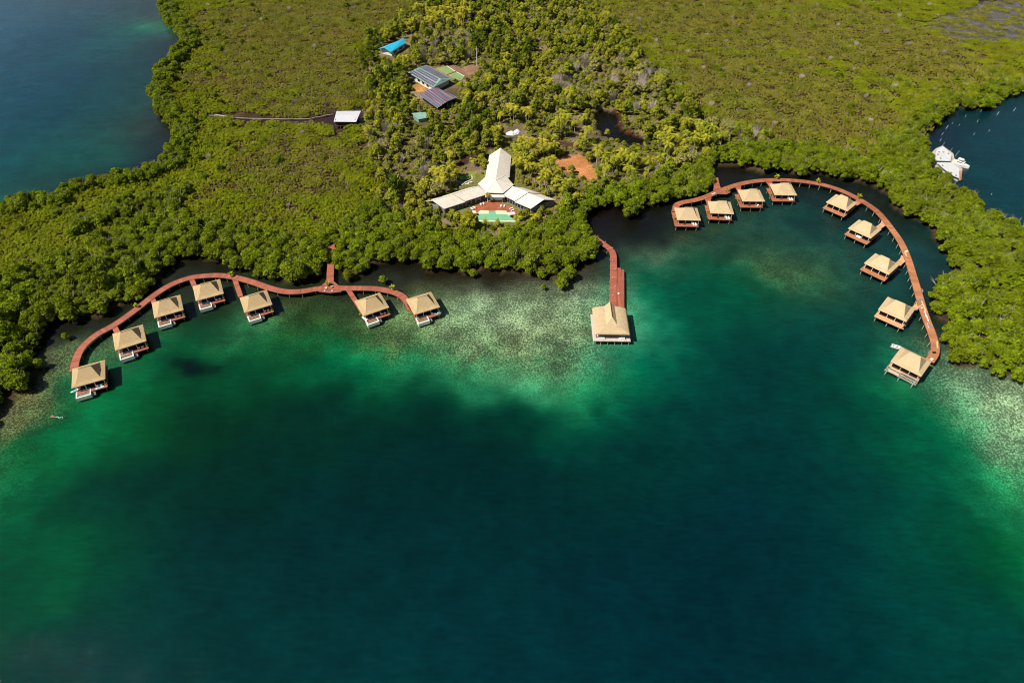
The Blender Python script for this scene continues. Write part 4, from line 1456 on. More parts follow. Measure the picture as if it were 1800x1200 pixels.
def thatch_roof(root, mat, W=W_, D=D_, ze=3.95, zs=4.5, zr=7.45, ins=1.6, ridge=3.8):
    me = roof_mb(W, D, ze, zs, zr, ins, ridge)
    me.materials.append(mat)
    o = link('roof', me, root)
    bevel(o, 0.16, 3)
    c = MB()
    c.tube([(-ridge / 2 - .1, 0, zr + .04), (ridge / 2 + .1, 0, zr + .04)], [0.17, 0.17], 8)
    link('ridge_cap', c.mesh('ridge_cap', mat), o)
    return o


def hut_body(root, zd, deck, dm, posts=True):
    x0, x1, y0, y1 = deck
    b = MB()
    b.box(x0, x1, y0, y1, zd - 0.1, zd, 0, None, 1)
    b.build('deck', M[dm], root)
    b = MB()
    b.box(x0 + .02, x1 - .02, y0 + .02, y0 + .14, zd - .42, zd - .104)
    b.box(x0 + .02, x1 - .02, y1 - .14, y1 - .02, zd - .42, zd - .104)
    b.box(x0 + .02, x0 + .14, y0 + .15, y1 - .15, zd - .42, zd - .104)
    b.box(x1 - .14, x1 - .02, y0 + .15, y1 - .15, zd - .42, zd - .104)
    b.build('beam', M['timber_dark'], root)
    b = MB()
    b.box(-4.7, 4.7, -4.68, -2.0, zd + .003, zd + .02)  # near-black slab over the deck, painting in the shade under the eave
    b.build('veranda_shade_slab', M['timber_dark'], root)
    # room: walls with glazed doors towards the veranda
    b = MB()
    b.box(-4.5, 4.5, -1.9, 4.6, zd + .004, 4.2)
    wl = b.build('wall', M['interior'], root)
    g = MB()
    for k_ in range(3):
        g.box(-3.9 + 2.7 * k_, -1.5 + 2.7 * k_, -1.99, -1.92, zd + .1, 3.5)
    g.build('glass_door', M['glass'], wl)
    for k_ in range(4):
        xx = -4.6 + 9.2 * k_ / 3
        p_ = MB()
        p_.box(xx - .07, xx + .07, -4.87, -4.73, zd + .01, 4.0)
        p_.build('post', M['white'], root)
    sx = [x0 + .8, (x0 + x1) / 2, x1 - .8]
    for xx in sx:
        for yy in (y0 + .5, (y0 + y1) / 2, y1 - .5):
            o = link('stilt', STILT_ME, root, (xx, yy, (zd - .42 - 1.0) / 2))
            o.scale = (1.15, 1.15, (zd - .42 + 1.0) / 2)


def plunge_pool(root, zd):
    x0, x1, y0, y1 = -5.1, -0.3, -D_ / 2 - 3.1, -D_ / 2 + 0.35
    z0, z1 = -0.2, zd + 0.12
    b = MB()
    b.box(x0, x1, y0, y0 + .45, z0, z1)
    b.box(x0, x0 + .45, y0 + .452, y1 - .002, z0, z1)
    b.box(x1 - .35, x1, y0 + .452, y1 - .002, z0, z1)
    b.box(x0, x1, y1, y1 + .3, z0, z1)
    b.box(x0 + .46, x1 - .36, y1 - 1.1, y1 - .65, z0, z1 - .12)
    pl = b.build('plunge_pool', M['concrete'], root)
    b = MB()
    b.box(x0 + .452, x1 - .352, y0 + .454, y1 - .004, z0 + .1, z1 - .3)
    b.build('pool_water', M['plunge_water'], pl)
    b = MB()
    for i in range(3):
        b.box(x1 + .02, x1 + 1.25, y0 + .5 + .75 * i, y0 + 1.24 + .75 * i, 0.0 + .3 * i, .45 + .3 * i)
    b.box(x1 + .2, x1 + 1.1, y0 + 2.76, y1, zd - .3, zd + .02)
    b.build('stairs', M['wall_grey'], root)


def hut_frame(FL, FR, ze=3.95, zoff=0.0):
    a, b = P(*FL, ze), P(*FR, ze)
    d = (b - a)
    rz = math.atan2(d.y, d.x)
    mid = (a + b) / 2
    n = Vector((-math.sin(rz), math.cos(rz), 0))
    c = mid + n * D_ / 2
    return Vector((c.x, c.y, 0)), rz, d.length


def local(c, rz, x, y, z):
    return Vector((c.x + x * math.cos(rz) - y * math.sin(rz), c.y + x * math.sin(rz) + y * math.cos(rz), z))


LEFT = [((129.9, 681.1), (180.9, 666.9), 'lower left end thatched hut, a paddle board on each side of its veranda'),
        ((204.8, 615.5), (255.2, 599.5), 'second thatched hut from the lower left end of the left boardwalk'),
        ((273.9, 558.4), (320.0, 545.3), 'third thatched hut from the lower left, below a boardwalk plant'),
        ((346.7, 528.3), (390.9, 516.3), 'thatched hut under the left arch top, blue kayak beside its plunge pool'),
        ((432.3, 549.1), (476.8, 535.6), 'thatched hut at the end of the long side walk, left of the chair platform'),
        ((642.2, 554.4), (680.9, 541.1), 'thatched hut right of the chair platform with a white board on its side walk'),
        ((730.9, 552.4), (771.1, 540.2), 'thatched hut ending the left row on the right, turquoise kayak on its deck')]
RIGHT = [((1191.5, 386.6), (1231.7, 387.4), 'first thatched hut of the straight row, at the left tip of the curved boardwalk'),
         ((1249.9, 374.5), (1290.0, 376.1), 'second thatched hut of the straight row, below the small side platform'),
         ((1306.3, 353.7), (1344.3, 354.0), 'third thatched hut of the straight row with one white lounger on its red deck'),
         ((1362.7, 342.7), (1400.7, 343.3), 'fourth thatched hut of the straight row, under the top of the arch'),
         ((1453.4, 355.8), (1488.4, 370.5), 'uppermost tilted thatched hut of the right curve, empty brown front deck'),
         ((1492.6, 401.8), (1529.2, 418.2), 'second tilted thatched hut of the curve with a white seat on its veranda'),
         ((1521.3, 463.3), (1560.1, 481.6), 'third tilted thatched hut of the curve, a white scrap lying on its roof'),
         ((1546.8, 544.8), (1590.0, 564.0), 'fourth tilted thatched hut with pale new deck and ragged board ends'),
         ((1569.1, 636.5), (1616.0, 659.8), 'lowest tilted thatched hut with an unfinished open framed deck')]
GL, GR = 'thatched huts with plunge pools along the left boardwalk', 'thatched huts along the right boardwalk'
HUTS = []
WID = []
proto = {}
for i, (fl, fr_, lab) in enumerate(LEFT):
    c, rz, ww = hut_frame(fl, fr_)
    WID.append(ww)
    HUTS.append((c, rz))
    if 'L' not in proto:
        t = thing('thatched_hut', lab, 'hut', c, rz, GL)
        thatch_roof(t, M['thatch'])
        hut_body(t, ZL, (-5.3, 5.1, -D_ / 2 - 1.4, D_ / 2 - .3), 'deck_red')
        plunge_pool(t, ZL)
        proto['L'] = t
    else:
        dup(proto['L'], c, rz, lab, GL)
for i, (fl, fr_, lab) in enumerate(RIGHT):
    c, rz, ww = hut_frame(fl, fr_)
    WID.append(ww)
    HUTS.append((c, rz))
    key = 'R' if i < 4 else ('T' if i < 7 else ('N' if i == 7 else 'U'))
    if key in proto:
        dup(proto[key], c, rz, lab, GR)
        continue
    t = thing('thatched_hut', lab, 'hut', c, rz, GR)
    proto[key] = t
    thatch_roof(t, M['thatch_pale'])
    if key == 'R':
        hut_body(t, ZR, (-6.5, 4.6, -D_ / 2 - 1.8, D_ / 2 - .3), 'deck_brown')
    elif key == 'T':
        hut_body(t, ZR, (-5.4, 5.5, -D_ / 2 - 2.1, D_ / 2 - .3), 'deck_orange')
    elif key == 'N':
        hut_body(t, ZR, (-5.4, 5.3, -D_ / 2 - 2.1, D_ / 2 - .3), 'deck_new')
        b = MB()
        for q in range(14):
            yy = -D_ / 2 - 1.9 + q * .85
            b.box(5.32, 5.32 + random.uniform(.15, .75), yy, yy + .25, ZR - .1, ZR - .01)
        b.build('loose_board', M['lumber'], t)
    else:
        hut_body(t, ZR, (-5.4, 5.4, -D_ / 2 + .3, D_ / 2 - .3), 'deck_new')
        b = MB()
        ya, yb = -D_ / 2 - 2.6, -D_ / 2 + .28
        for yy in (ya, ya + 1.25, yb - .2):
            b.box(-5.6, 5.5, yy, yy + .16, ZR - .3, ZR - .05)
        for q in range(23):
            xx = -5.5 + q * .49
            b.box(xx, xx + .13, ya + .17, ya + 1.24, ZR - .28, ZR - .06)
            b.box(xx, xx + .13, ya + 1.42, yb - .21, ZR - .28, ZR - .06)
        b.build('deck_frame', M['stone'], t)
        b = MB()
        b.box(-4.6, -.8, ya + .2, ya + 1.1, ZR - .045, ZR)
        b.box(-4.4, -.6, yb - .9, yb - .3, ZR - .045, ZR + .01)
        b.build('loose_board', M['lumber'], t)
        for xx in (-4.8, -.2, 4.6):
            o = link('stilt', STILT_ME, t, (xx, ya + .3, .15))
            o.scale = (1.1, 1.1, 1.15)
            b = MB()
            b.tube([(xx, ya + .3, .2), (xx - 1.1, ya + .2, ZR - .3)], [.05, .05], 5)
            b.build('brace', M['stilt'], t)
print('HUT WIDTHS', [round(q, 1) for q in WID])


# ------------------------------------------------------------------ small things on the decks
def kayak(label, mats, loc, rz, ln=3.6, cat='kayak'):
    m = MB()
    n = 10
    rings = []
    for i in range(n + 1):
        t = i / n * 2 - 1
        wv = 0.40 * (1 - abs(t) ** 2.4) + .01
        zz = 0.08 * t * t
        rings.append([(t * ln / 2, y, z) for y, z in ((-wv, .22 + zz), (-wv * .7, .02 + zz), (wv * .7, .02 + zz), (wv, .22 + zz), (wv * .5, .30 + zz), (-wv * .5, .30 + zz))])
    for i in range(n):
        for j in range(6):
            k_ = (j + 1) % 6
            m.face([rings[i][j], rings[i + 1][j], rings[i + 1][k_], rings[i][k_]], 0 if (i + j) % 9 else 1)
    m.face(rings[0], 0)
    m.face(rings[-1][::-1], 0)
    t = thing('kayak', label, cat, loc, rz)
    m.build('hull', mats, t)
    s = MB()
    s.lathe([(.28, .0), (.30, .06), (.16, .05), (.0, .03)], 10, 0, (-.15, 0, .30))
    s.build('seat', M['dark_hull'], t)
    return t


def board(label, loc, rz, mats, ln=3.2):
    m = MB()
    pts = []
    for i in range(16):
        a = 2 * math.pi * i / 16
        x = ln / 2 * math.cos(a)
        pts.append((x, 0.40 * math.copysign(abs(math.sin(a)) ** .7, math.sin(a))))
    m.prism(pts, 0, .12)
    t = thing('paddle_board', label, 'paddle board', loc, rz)
    m.build('body', mats[0], t)
    m = MB()
    m.box(-ln * .28, ln * .12, -.3, .3, .121, .132)
    m.build('deck_pad', mats[1], t)
    return t


LOUN = None


def lounger(loc, rz, label, group=None):
    global LOUN
    if LOUN is not None:
        return dup(LOUN, loc, rz, label, group)
    t = thing('sun_lounger', label, 'sun lounger', loc, rz, group)
    f_ = MB()
    f_.box(-.34, .34, -1.0, 1.0, .24, .30)
    f_.build('frame', M['white'], t)
    s = MB()
    s.box(-.32, .32, -.98, .35, .304, .40)
    s.slab([(-.32, .37, .40), (.32, .37, .40), (.32, .98, .78), (-.32, .98, .78)], .09)
    s.build('cushion', M['white'], t)
    for x in (-.3, .3):
        for y in (-.85, .85):
            l_ = MB()
            l_.box(x - .03, x + .03, y - .03, y + .03, 0, .24)
            l_.build('leg', M['white'], t)
    LOUN = t
    return t


CH = None


def chair(loc, rz, label, group=None):
    global CH
    if CH is not None:
        return dup(CH, loc, rz, label, group)
    t = thing('lounge_chair', label, 'chair', loc, rz, group)
    s = MB()
    s.box(-.4, .4, -.4, .4, .34, .46)
    s.build('seat', M['white'], t)
    s = MB()
    s.slab([(-.4, .36, .46), (.4, .36, .46), (.4, .62, 1.0), (-.4, .62, 1.0)], .1)
    s.build('backrest', M['white'], t)
    for x in (-.36, .36):
        for y in (-.36, .36):
            l_ = MB()
            l_.box(x - .03, x + .03, y - .03, y + .03, 0, .34)
            l_.build('leg', M['white'], t)
    CH = t
    return t


POTP = {}


def pot_plant(loc, label, s=1.0, yellow=True):
    if yellow not in POTP:
        t = thing('potted_plant', label, 'potted plant', loc)
        p_ = MB()
        p_.lathe([(0, 0), (.28, 0), (.36, .55), (.30, .55), (.28, .45), (0, .45)], 12)
        p_.build('pot', M['wall_grey'], t)
        rng = random.Random(5)
        f_ = MB()
        for i in range(26):
            a = i * 2.4
            el = rng.uniform(.3, 1.4)
            ln = rng.uniform(.7, 1.3)
            pp = [Vector((0, 0, .5))]
            for j in range(3):
                pp.append(pp[-1] + Vector((math.cos(a) * math.cos(el), math.sin(a) * math.cos(el), math.sin(el))) * ln / 3)
                el -= .45
            sd_ = Vector((-math.sin(a), math.cos(a), 0))
            for j, (w0, w1) in enumerate(((.08, .17), (.17, .14), (.14, .01))):
                f_.face([pp[j] - sd_ * w0, pp[j + 1] - sd_ * w1, pp[j + 1] + sd_ * w1, pp[j] + sd_ * w0], 0, None, rng.random())
        f_.build('leaves', M['leaf_yellow' if yellow else 'leaf_palm'], t)
        POTP[yellow] = t
        t.scale = (s, s, s)
        return t
    return dup(POTP[yellow], loc, random.uniform(0, 6), label, None, (s, s, s))


def hl(i, x, y, z):
    return local(HUTS[i][0], HUTS[i][1], x, y, z)


ORD = ['the lower left end hut', 'the second left row hut', 'the third left row hut', 'the hut under the left arch top', 'the hut left of the chair platform', 'the hut right of the chair platform', 'the hut ending the left row',
       'the first straight row hut', 'the second straight row hut', 'the third straight row hut', 'the fourth straight row hut']
board('white and blue paddle board sticking out left of the first lower left hut', hl(0, -5.1, -4.55, ZL + .55), HUTS[0][1] + .25, (M['white'], M['kayak_blue']))
board('blue paddle board with white end on the front deck of the first lower left hut', hl(0, 2.6, -5.9, ZL + .02), HUTS[0][1] + .1, (M['white'], M['kayak_blue']), 2.9)
kayak('blue kayak on the veranda beside the plunge pool of the upper left hut', [M['kayak_blue'], M['white']], hl(3, -2.4, -4.6, ZL + .02), HUTS[3][1] + .05, 3.0)
board('plain white board on the side walk of the hut right of the chair platform', hl(5, -5.0, -4.4, ZL + .45), HUTS[5][1] + 1.9, (M['white'], M['white']))
kayak('turquoise kayak lying across the deck of the hut ending the left row', [M['kayak_blue'], M['white']], hl(6, 3.7, -5.7, ZL + .02), HUTS[6][1] - .15, 3.8)
for i in range(7):
    gch = 'pair of white chairs on the veranda of ' + ORD[i]
    for k_ in range(2):
        if i == 6 and k_ == 1:
            continue
        chair(hl(i, 1.9 + 1.3 * k_, -5.0, ZL + .005), HUTS[i][1] + 3.1, 'white chair on the veranda of ' + ORD[i], gch)
    pot_plant(hl(i, 4.7, -5.2, ZL + .005), 'small potted plant at the right veranda corner of ' + ORD[i], .7, i % 2 == 0)
for i in (4, 5, 6):
    pot_plant(hl(i, -5.0 - (.3 if i > 4 else 0), -1.2, ZL + .005), 'yellow green plant on the side walk of ' + ORD[i], .9)
for i in range(7, 11):
    g_ = 'white sun loungers on the deck of ' + ORD[i]
    for k_ in range(1 if i == 9 else 2):
        lounger(hl(i, 2.3 + 1.1 * k_, -5.6, ZR + .005), HUTS[i][1] + (2.6 if i == 9 else .1), 'white sun lounger on the front deck of ' + ORD[i], g_)
    pot_plant(hl(i, 4.0, -6.2, ZR + .005), 'small potted plant at the front right deck corner of ' + ORD[i], .7)
    pot_plant(hl(i, -6.0, -1.0, ZR + .005), 'yellow green potted plant on the left side deck of ' + ORD[i], .85, False)
    t = thing('round_table', 'small dark round table on the veranda of ' + ORD[i], 'table', hl(i, -2.0, -5.4, ZR + .005))
    b = MB()
    b.lathe([(0, .70), (.5, .70), (.5, .74), (0, .74)], 12)
    b.build('table_top', M['dark_hull'], t)
    b = MB()
    b.lathe([(.25, 0), (.06, .05), (.05, .698)], 8)
    b.build('pedestal', M['dark_hull'], t)
t = thing('bench', 'long white seat on the veranda of the second tilted hut', 'bench', hl(12, 0.2, -5.3, ZR + .005), HUTS[12][1])
b = MB()
b.box(-1.0, 1.0, -.4, .4, .3, .45)
b.build('seat', M['white'], t)
b = MB()
b.box(-1.0, 1.0, .402, .52, .3, .85)
b.build('backrest', M['white'], t)
b = MB()
b.box(-.9, -.8, -.3, .3, 0, .298).box(.8, .9, -.3, .3, 0, .298)
b.build('base', M['white'], t)
# scrap of sheet on a roof
b = MB()
b.box(-.28, .28, -.6, .6, 0, .06)
o = b.build('roof_sheet', M['white'])
pz_ = hl(13, 1.2, -3.3, 5.25)
o.location = pz_
o.rotation_euler = (R(32), 0, HUTS[13][1] + .2)
tag(o, 'small white sheet lying on the front thatch of the third tilted hut', 'sheet')

for px, py, s, yl, lab in ((407, 483, 1.5, True, 'yellow green plant where the long side walk leaves the left boardwalk'), (240, 538, 1.3, True, 'yellow green plant on the boardwalk above the third lower left hut'), (690, 507, 1.6, True, 'yellow green plant on the boardwalk near the right end of the left row'),
                           (577, 500, 1.5, True, 'yellow green plant behind the two white chairs on the chair platform'),
                           (1365, 312.5, 1.7, True, 'yellow green plant at the top of the right arch, above the fourth straight row hut'), (1437, 319.5, 1.6, True, 'yellow green plant on the right shoulder of the arch'), (1509, 347, 1.7, True, 'green leafy plant on the arch beside the uppermost tilted hut'), (1278, 334, 1.3, False, 'small green plant on the side platform of the right boardwalk')):
    pot_plant(P(px, py + 1.5, (ZL if px < 800 else ZR) + .012), lab, s, yl)
chair(P(573.5, 507, ZL + .014), 2.7, 'left of two white chairs on the half round chair platform')
chair(P(583.5, 505, ZL + .014), 3.6, 'right of two white chairs on the half round chair platform')
for k_, (px, lb) in enumerate(((571, 'left'), (584, 'right'))):
    t = thing('footstool', lb + ' of two small footstools in front of the white chairs on the platform', 'footstool', P(px, 512.0, ZL + .014))
    b = MB()
    b.box(-.3, .3, -.25, .25, .3, .42)
    b.build('seat', M['wall_white'], t)
    b = MB()
    b.box(-.25, .25, -.2, .2, 0, .298)
    b.build('base', M['timber_dark'], t)
chair(P(1252.5, 342.5, ZR + .01), 2.0, 'left white chair by the rail left of the side platform')
chair(P(1256, 341, ZR + .01), 2.3, 'right white chair by the rail left of the side platform')


def lamp_post(loc, label, group):
    t = thing('bollard_lamp', label, 'bollard lamp', loc, 0, group)
    b = MB()
    b.lathe([(0, 0), (.09, 0), (.08, .7), (0, .7)], 8)
    b.build('post', M['wall_grey'], t)
    b = MB()
    b.lathe([(.05, .702), (.15, .72), (.15, .86), (0, .95)], 8)
    b.build('lamp_head', M['wall_white'], t)
    return t


for n_, (px, py, w_) in enumerate(((1050, 418, 'nearest the trees on the bend of the pier'), (1064, 427, 'in the middle of the pier bend'), (1076, 438, 'where the pier straightens'), (1077, 459, 'first along the straight pier, left edge'), (1081, 475, 'opposite the top of the side landing'),
                                   (1077, 490, 'halfway along the pier, left edge'), (1081, 505.5, 'between the landing chairs and the pier edge'), (1077, 521, 'closest to the pavilion, left edge'))):
    lamp_post(P(px, py, ZP + .005), 'small grey bollard lamp ' + w_, 'bollard lamps on the pier')
chair(P(1086.8, 517, ZP - .395), 1.4, 'white chair alone on the lower side landing of the pier')

# ------------------------------------------------------------------ pavilion at the pier's end
fl, fr_, bl, br_ = P(1046.1, 586, 4.2), P(1108.9, 589.5, 4.2), P(1049, 531.7, 4.2), P(1108.5, 532.8, 4.2)
c = (fl + fr_) / 2
pw = (fr_ - fl).length
pd = pw * 1.12
pav = thing('thatched_pavilion', 'large thatched pavilion with a tall ridge at the end of the red pier', 'pavilion', (c.x, c.y + pd / 2, 0), R(-1.0))
print('PAV', pw, pd)


def pav_roof():
    hw, hd = pw / 2, pd / 2
    prof = []
    V, Fc = [], []
    nx_, ny_ = 25, 31
    for j in range(ny_):
        for i in range(nx_):
            x, y = -hw + 2 * hw * i / (nx_ - 1), -hd + 2 * hd * j / (ny_ - 1)
            ax = abs(x) / hw
            zz = 4.2 + 1.15 * (1 - ax ** 2.6)
            if y < -hd * 0.5:
                q = (y + hd) / (hd * .5)
                zz = min(zz, 4.2 + 1.2 * math.sin(q * math.pi / 2) ** .9)
            V.append((x, y, zz - .10 * ax ** 6 - (.0 if y > -hd * .97 else .1)))
    for j in range(ny_ - 1):
        for i in range(nx_ - 1):
            a = j * nx_ + i
            Fc.append((a, a + 1, a + nx_ + 1, a + nx_))
    me = bpy.data.meshes.new('pavilion_roof')
    me.from_pydata(V, [], Fc)
    me.materials.append(M['thatch_pale'])
    me.polygons.foreach_set('use_smooth', [True] * len(me.polygons))
    o = link('roof', me, pav)
    sm = o.modifiers.new('thick', 'SOLIDIFY')
    sm.thickness = .4
    sm.offset = -1
    # steep central ridge with a small hipped front
    hh = MB()
    y0, y1, y2 = -hd * .47, -hd * .10, hd * .97
    rw, zr = pw * .16, 7.3
    bz = 5.2
    A_, B_ = (-rw, y0, bz), (rw, y0, bz)
    C_, D2 = (-rw, y2, bz), (rw, y2, bz)
    E_, F_ = (0, y1, zr), (0, y2 + .5, zr)
    for fc in ((A_, B_, E_), (B_, D2, F_, E_), (C_, A_, E_, F_), (D2, C_, F_)):
        hh.face(fc)
    u_ = hh.build('upper_roof', M['thatch_pale'], o)
    rc = MB()
    rc.tube([(0, y1 - .1, zr + .03), (0, y2 + .55, zr + .03)], [.16, .16], 8)
    rc.build('ridge_cap', M['thatch'], o)


pav_roof()
zpv = 1.5
dkl, dkr = P(1042.8, 596.7, zpv), P(1109.6, 602, zpv)
b = MB()
ex = (dkl.x - c.x, dkr.x - c.x)
fy = (dkl.y + dkr.y) / 2 - (c.y + pd / 2)
b.box(ex[0], ex[1], fy, pd / 2 - 1.0, zpv - .28, zpv, 0, None, 0)
b.build('deck', M['deck_grey'], pav)
b = MB()
b.box(-pw / 2 + 1.0, -pw / 2 + 1.2, -pd / 2 + 4, pd / 2 - 1.5, zpv + .004, 4.4)
b.box(pw / 2 - 1.2, pw / 2 - 1.0, -pd / 2 + 4, pd / 2 - 1.5, zpv + .004, 4.4)
b.box(-pw / 2 + 1.22, pw / 2 - 1.22, -pd / 2 + 3.8, -pd / 2 + 4, zpv + .004, 4.4)
b.build('wall', M['interior'], pav)
for i in range(5):
    xx = -pw / 2 + .8 + i * (pw - 1.6) / 4
    b = MB()
    b.box(xx - .14, xx + .14, -pd / 2 + .9, -pd / 2 + 1.18, zpv + .004, 4.3)
    b.build('post', M['timber'], pav)
for i in range(6):
    for yy in (fy + .4, 0, pd / 2 - 1.6):
        o = link('stilt', STILT_ME, pav, (ex[0] + .5 + i * (ex[1] - ex[0] - 1) / 5, yy, .12))
        o.scale = (1.2, 1.2, 1.1)
for s, w_ in ((-1, 'left'), (1, 'right')):
    t = thing('sofa', w_ + ' of two white sofas under the front eave of the pavilion', 'sofa', local(pav.location, R(-1), s * 3.9, -pd / 2 + .55, zpv + .005), R(-1))
    b = MB()
    b.box(-1.15, 1.15, -.5, .5, 0, .5)
    b.build('seat', M['wall_white'], t)
    b = MB()
    b.box(-1.15, 1.15, .502, .7, 0, .95)
    b.build('backrest', M['wall_grey'], t)


# ------------------------------------------------------------------ buildings of the resort
def gable(root, R0, R1, F0, F1, mat, t=.22, name='roof_slope'):
    """Front slope from ridge points to front eave points, and the back slope mirrored over the ridge."""
    b = MB()
    rr = lambda pts: None
    b.slab([R0, R1, F1, F0], t)
    B0 = Vector((2 * R0.x - F0.x, 2 * R0.y - F0.y, F0.z))
    B1 = Vector((2 * R1.x - F1.x, 2 * R1.y - F1.y, F1.z))
    b.slab([R0, R1, B1, B0], t)
    return b, B0, B1


ZG = 0.9
lod = thing('lodge', 'white roofed three winged lodge behind the swimming pool', 'lodge')


def shrink(poly_, k_):
    cx_ = sum(p[0] for p in poly_) / len(poly_)
    cy_ = sum(p[1] for p in poly_) / len(poly_)
    return [(cx_ + (p[0] - cx_) * k_, cy_ + (p[1] - cy_) * k_) for p in poly_]


ZE, ZRG = 4.4, 7.0
wings = []
for R0, R1, F0, F1, dz_ in (((841, 327), (797, 341), (857, 341), (818, 353.5), 0), ((797, 342), (760, 352.5), (818, 355), (781, 367), -.35),
                            ((901, 328), (928, 338.5), (884, 343), (905, 353.5), 0), ((928, 340), (956, 351), (905, 355), (933, 367), -.35)):
    r0, r1 = P(*R0, ZRG + dz_), P(*R1, ZRG + dz_)
    f0, f1 = P(*F0, ZE + dz_), P(*F1, ZE + dz_)
    b, b0, b1 = gable(lod, r0, r1, f0, f1, None)
    wr = b.build('wing_roof', M['roof_white'], lod)
    b = MB()
    b.tube([r0 + Vector((0, 0, .05)), r1 + Vector((0, 0, .05))], [.13, .13], 6)
    b.build('ridge_cap', M['white'], wr)
    b = MB()
    b.tube([f0 - Vector((0, .05, .12)), f1 - Vector((0, .05, .12))], [.12, .12], 6)
    b.build('gutter', M['wall_grey'], wr)
    pl = shrink([(f0.x, f0.y), (f1.x, f1.y), (b1.x, b1.y), (b0.x, b0.y)], .9)
    b = MB()
    b.prism(pl, ZG - .3, ZE + dz_ - .05)
    wl = b.build('wall', M['wall_grey'], lod)
    g = MB()
    fa, fb = Vector((*pl[0], 0)), Vector((*pl[1], 0))
    d_ = (fb - fa).normalized()
    n_ = Vector((d_.y, -d_.x, 0))
    if n_.y > 0:
        n_ = -n_
    for q in range(4):
        a_ = fa.lerp(fb, .06 + .23 * q) + n_ * .03
        c_ = fa.lerp(fb, .06 + .23 * q + .17) + n_ * .03
        g.face([(a_.x, a_.y, ZG + .5), (c_.x, c_.y, ZG + .5), (c_.x, c_.y, ZE - .7), (a_.x, a_.y, ZE - .7)])
    g.build('window', M['glass'], wl)
# rear wing
r0, r1 = P(880, 260, 7.4), P(871.5, 315, 7.4)
l0, l1, q0, q1 = P(860, 273, 4.6), P(853, 311, 4.6), P(898.6, 274.4, 4.6), P(895.5, 312, 4.6)
b = MB()
b.slab([r0, r1, l1, l0], .22)
b.slab([r0, r1, q1, q0], .22)
b.build('rear_roof', M['roof_white'], lod)
b = MB()
b.prism(shrink([(l0.x, l0.y), (l1.x, l1.y), (q1.x, q1.y), (q0.x, q0.y)], .86), ZG - .3, 4.7)
b.build('wall', M['wall_grey'], lod)
# six sided centre
pk = P(871, 317, 8.2)
hexa = [P(840, 323, 5.5), P(855, 338.5, 5.5), P(884.5, 339.5, 5.5), P(903, 325, 5.5), P(889, 308.5, 5.6), P(857, 307.5, 5.6)]
b = MB()
for i in range(6):
    b.slab([pk, hexa[i], hexa[(i + 1) % 6]], .25)
cr = b.build('centre_roof', M['roof_white'], lod)
for i in range(6):
    b = MB()
    b.tube([pk + Vector((0, 0, .05)), hexa[i] + Vector((0, 0, .05))], [.12, .12], 6)
    b.build('hip_cap', M['white'], cr)
b = MB()
b.prism(shrink([(p.x, p.y) for p in hexa], .9), ZG - .3, 5.35)
b.build('centre_wall', M['wall_grey'], lod)
p0, p1, p2, p3 = P(853, 341.5, 4.9), P(886, 342.5, 4.9), P(887, 347, 4.3), P(853, 346.5, 4.3)
b = MB()
b.slab([p0, p1, p2, p3], .18)
b.build('porch_roof', M['roof_white'], lod)
for px in (857, 883):
    q = P(px, 357, ZG)
    b = MB()
    b.tube([(q.x, q.y + .6, ZG), (q.x, q.y + .6, 4.2)], [.12, .12], 8)
    b.build('post', M['white'], lod)

# terrace and pool
ter = PP([(820, 378), (822, 372), (838, 361), (848, 356), (872, 352.5), (886, 358), (900, 364), (910, 372), (906, 379)], ZG)
b = MB()
b.prism([(p.x, p.y) for p in ter], ZG - .2, ZG + .10)
o = b.build('terrace', M['terracotta'])
tag(o, 'reddish paved terrace between the lodge and the pool', 'terrace', None, 'structure')
pool = thing('swimming_pool', 'green tiled swimming pool in front of the terrace', 'pool')
zp_ = ZG + .35
out = PP([(846, 369.5), (889, 370), (894, 376.5), (905, 388.5), (832, 388), (836, 377)], zp_)
b = MB()
b.prism([(p.x, p.y) for p in PP([(831, 387), (906, 387.8), (906.3, 390), (831, 389.2)], zp_)], 0.2, zp_ + .05)
b.prism([(p.x, p.y) for p in PP([(844, 369.5), (859, 370), (859.5, 376), (837.5, 376.2)], zp_)], 0.2, zp_ + .02)
b.prism([(p.x, p.y) for p in PP([(871, 370), (889.5, 370.4), (894.5, 376.7), (871.5, 376.2)], zp_)], 0.2, zp_ + .02)
b.build('pool_rim', M['pool_stone'], pool)
b = MB()
b.prism([(p.x, p.y) for p in PP([(859.6, 370.6), (870.9, 370.6), (871.4, 376.3), (894.5, 376.8), (904.5, 387), (831.5, 386.9), (837, 376.4), (859.6, 376.2)], zp_)], 0.2, zp_ - .06)
b.build('pool_water', M['pool_water'], pool)
for n_, (px, py, a_, w_) in enumerate(((830, 366.5, .9, 'lower of the left pair on the terrace'), (834, 364.5, .9, 'upper of the left pair on the terrace'), (845.5, 359, .35, 'left of the pair at the upper left of the terrace'), (850.3, 357.5, .35, 'right of the pair at the upper left of the terrace'),
                                       (880.5, 362, -.05, 'left of the pair at the upper right of the terrace'), (886.5, 362, -.05, 'right of the pair at the upper right of the terrace'), (898.5, 366, -.9, 'upper of the right pair on the terrace'), (901, 369, -.9, 'lower of the right pair on the terrace'))):
    lounger(P(px, py + 1, ZG + .105), a_ + math.pi, 'white sun lounger, ' + w_, 'sun loungers on the pool terrace')
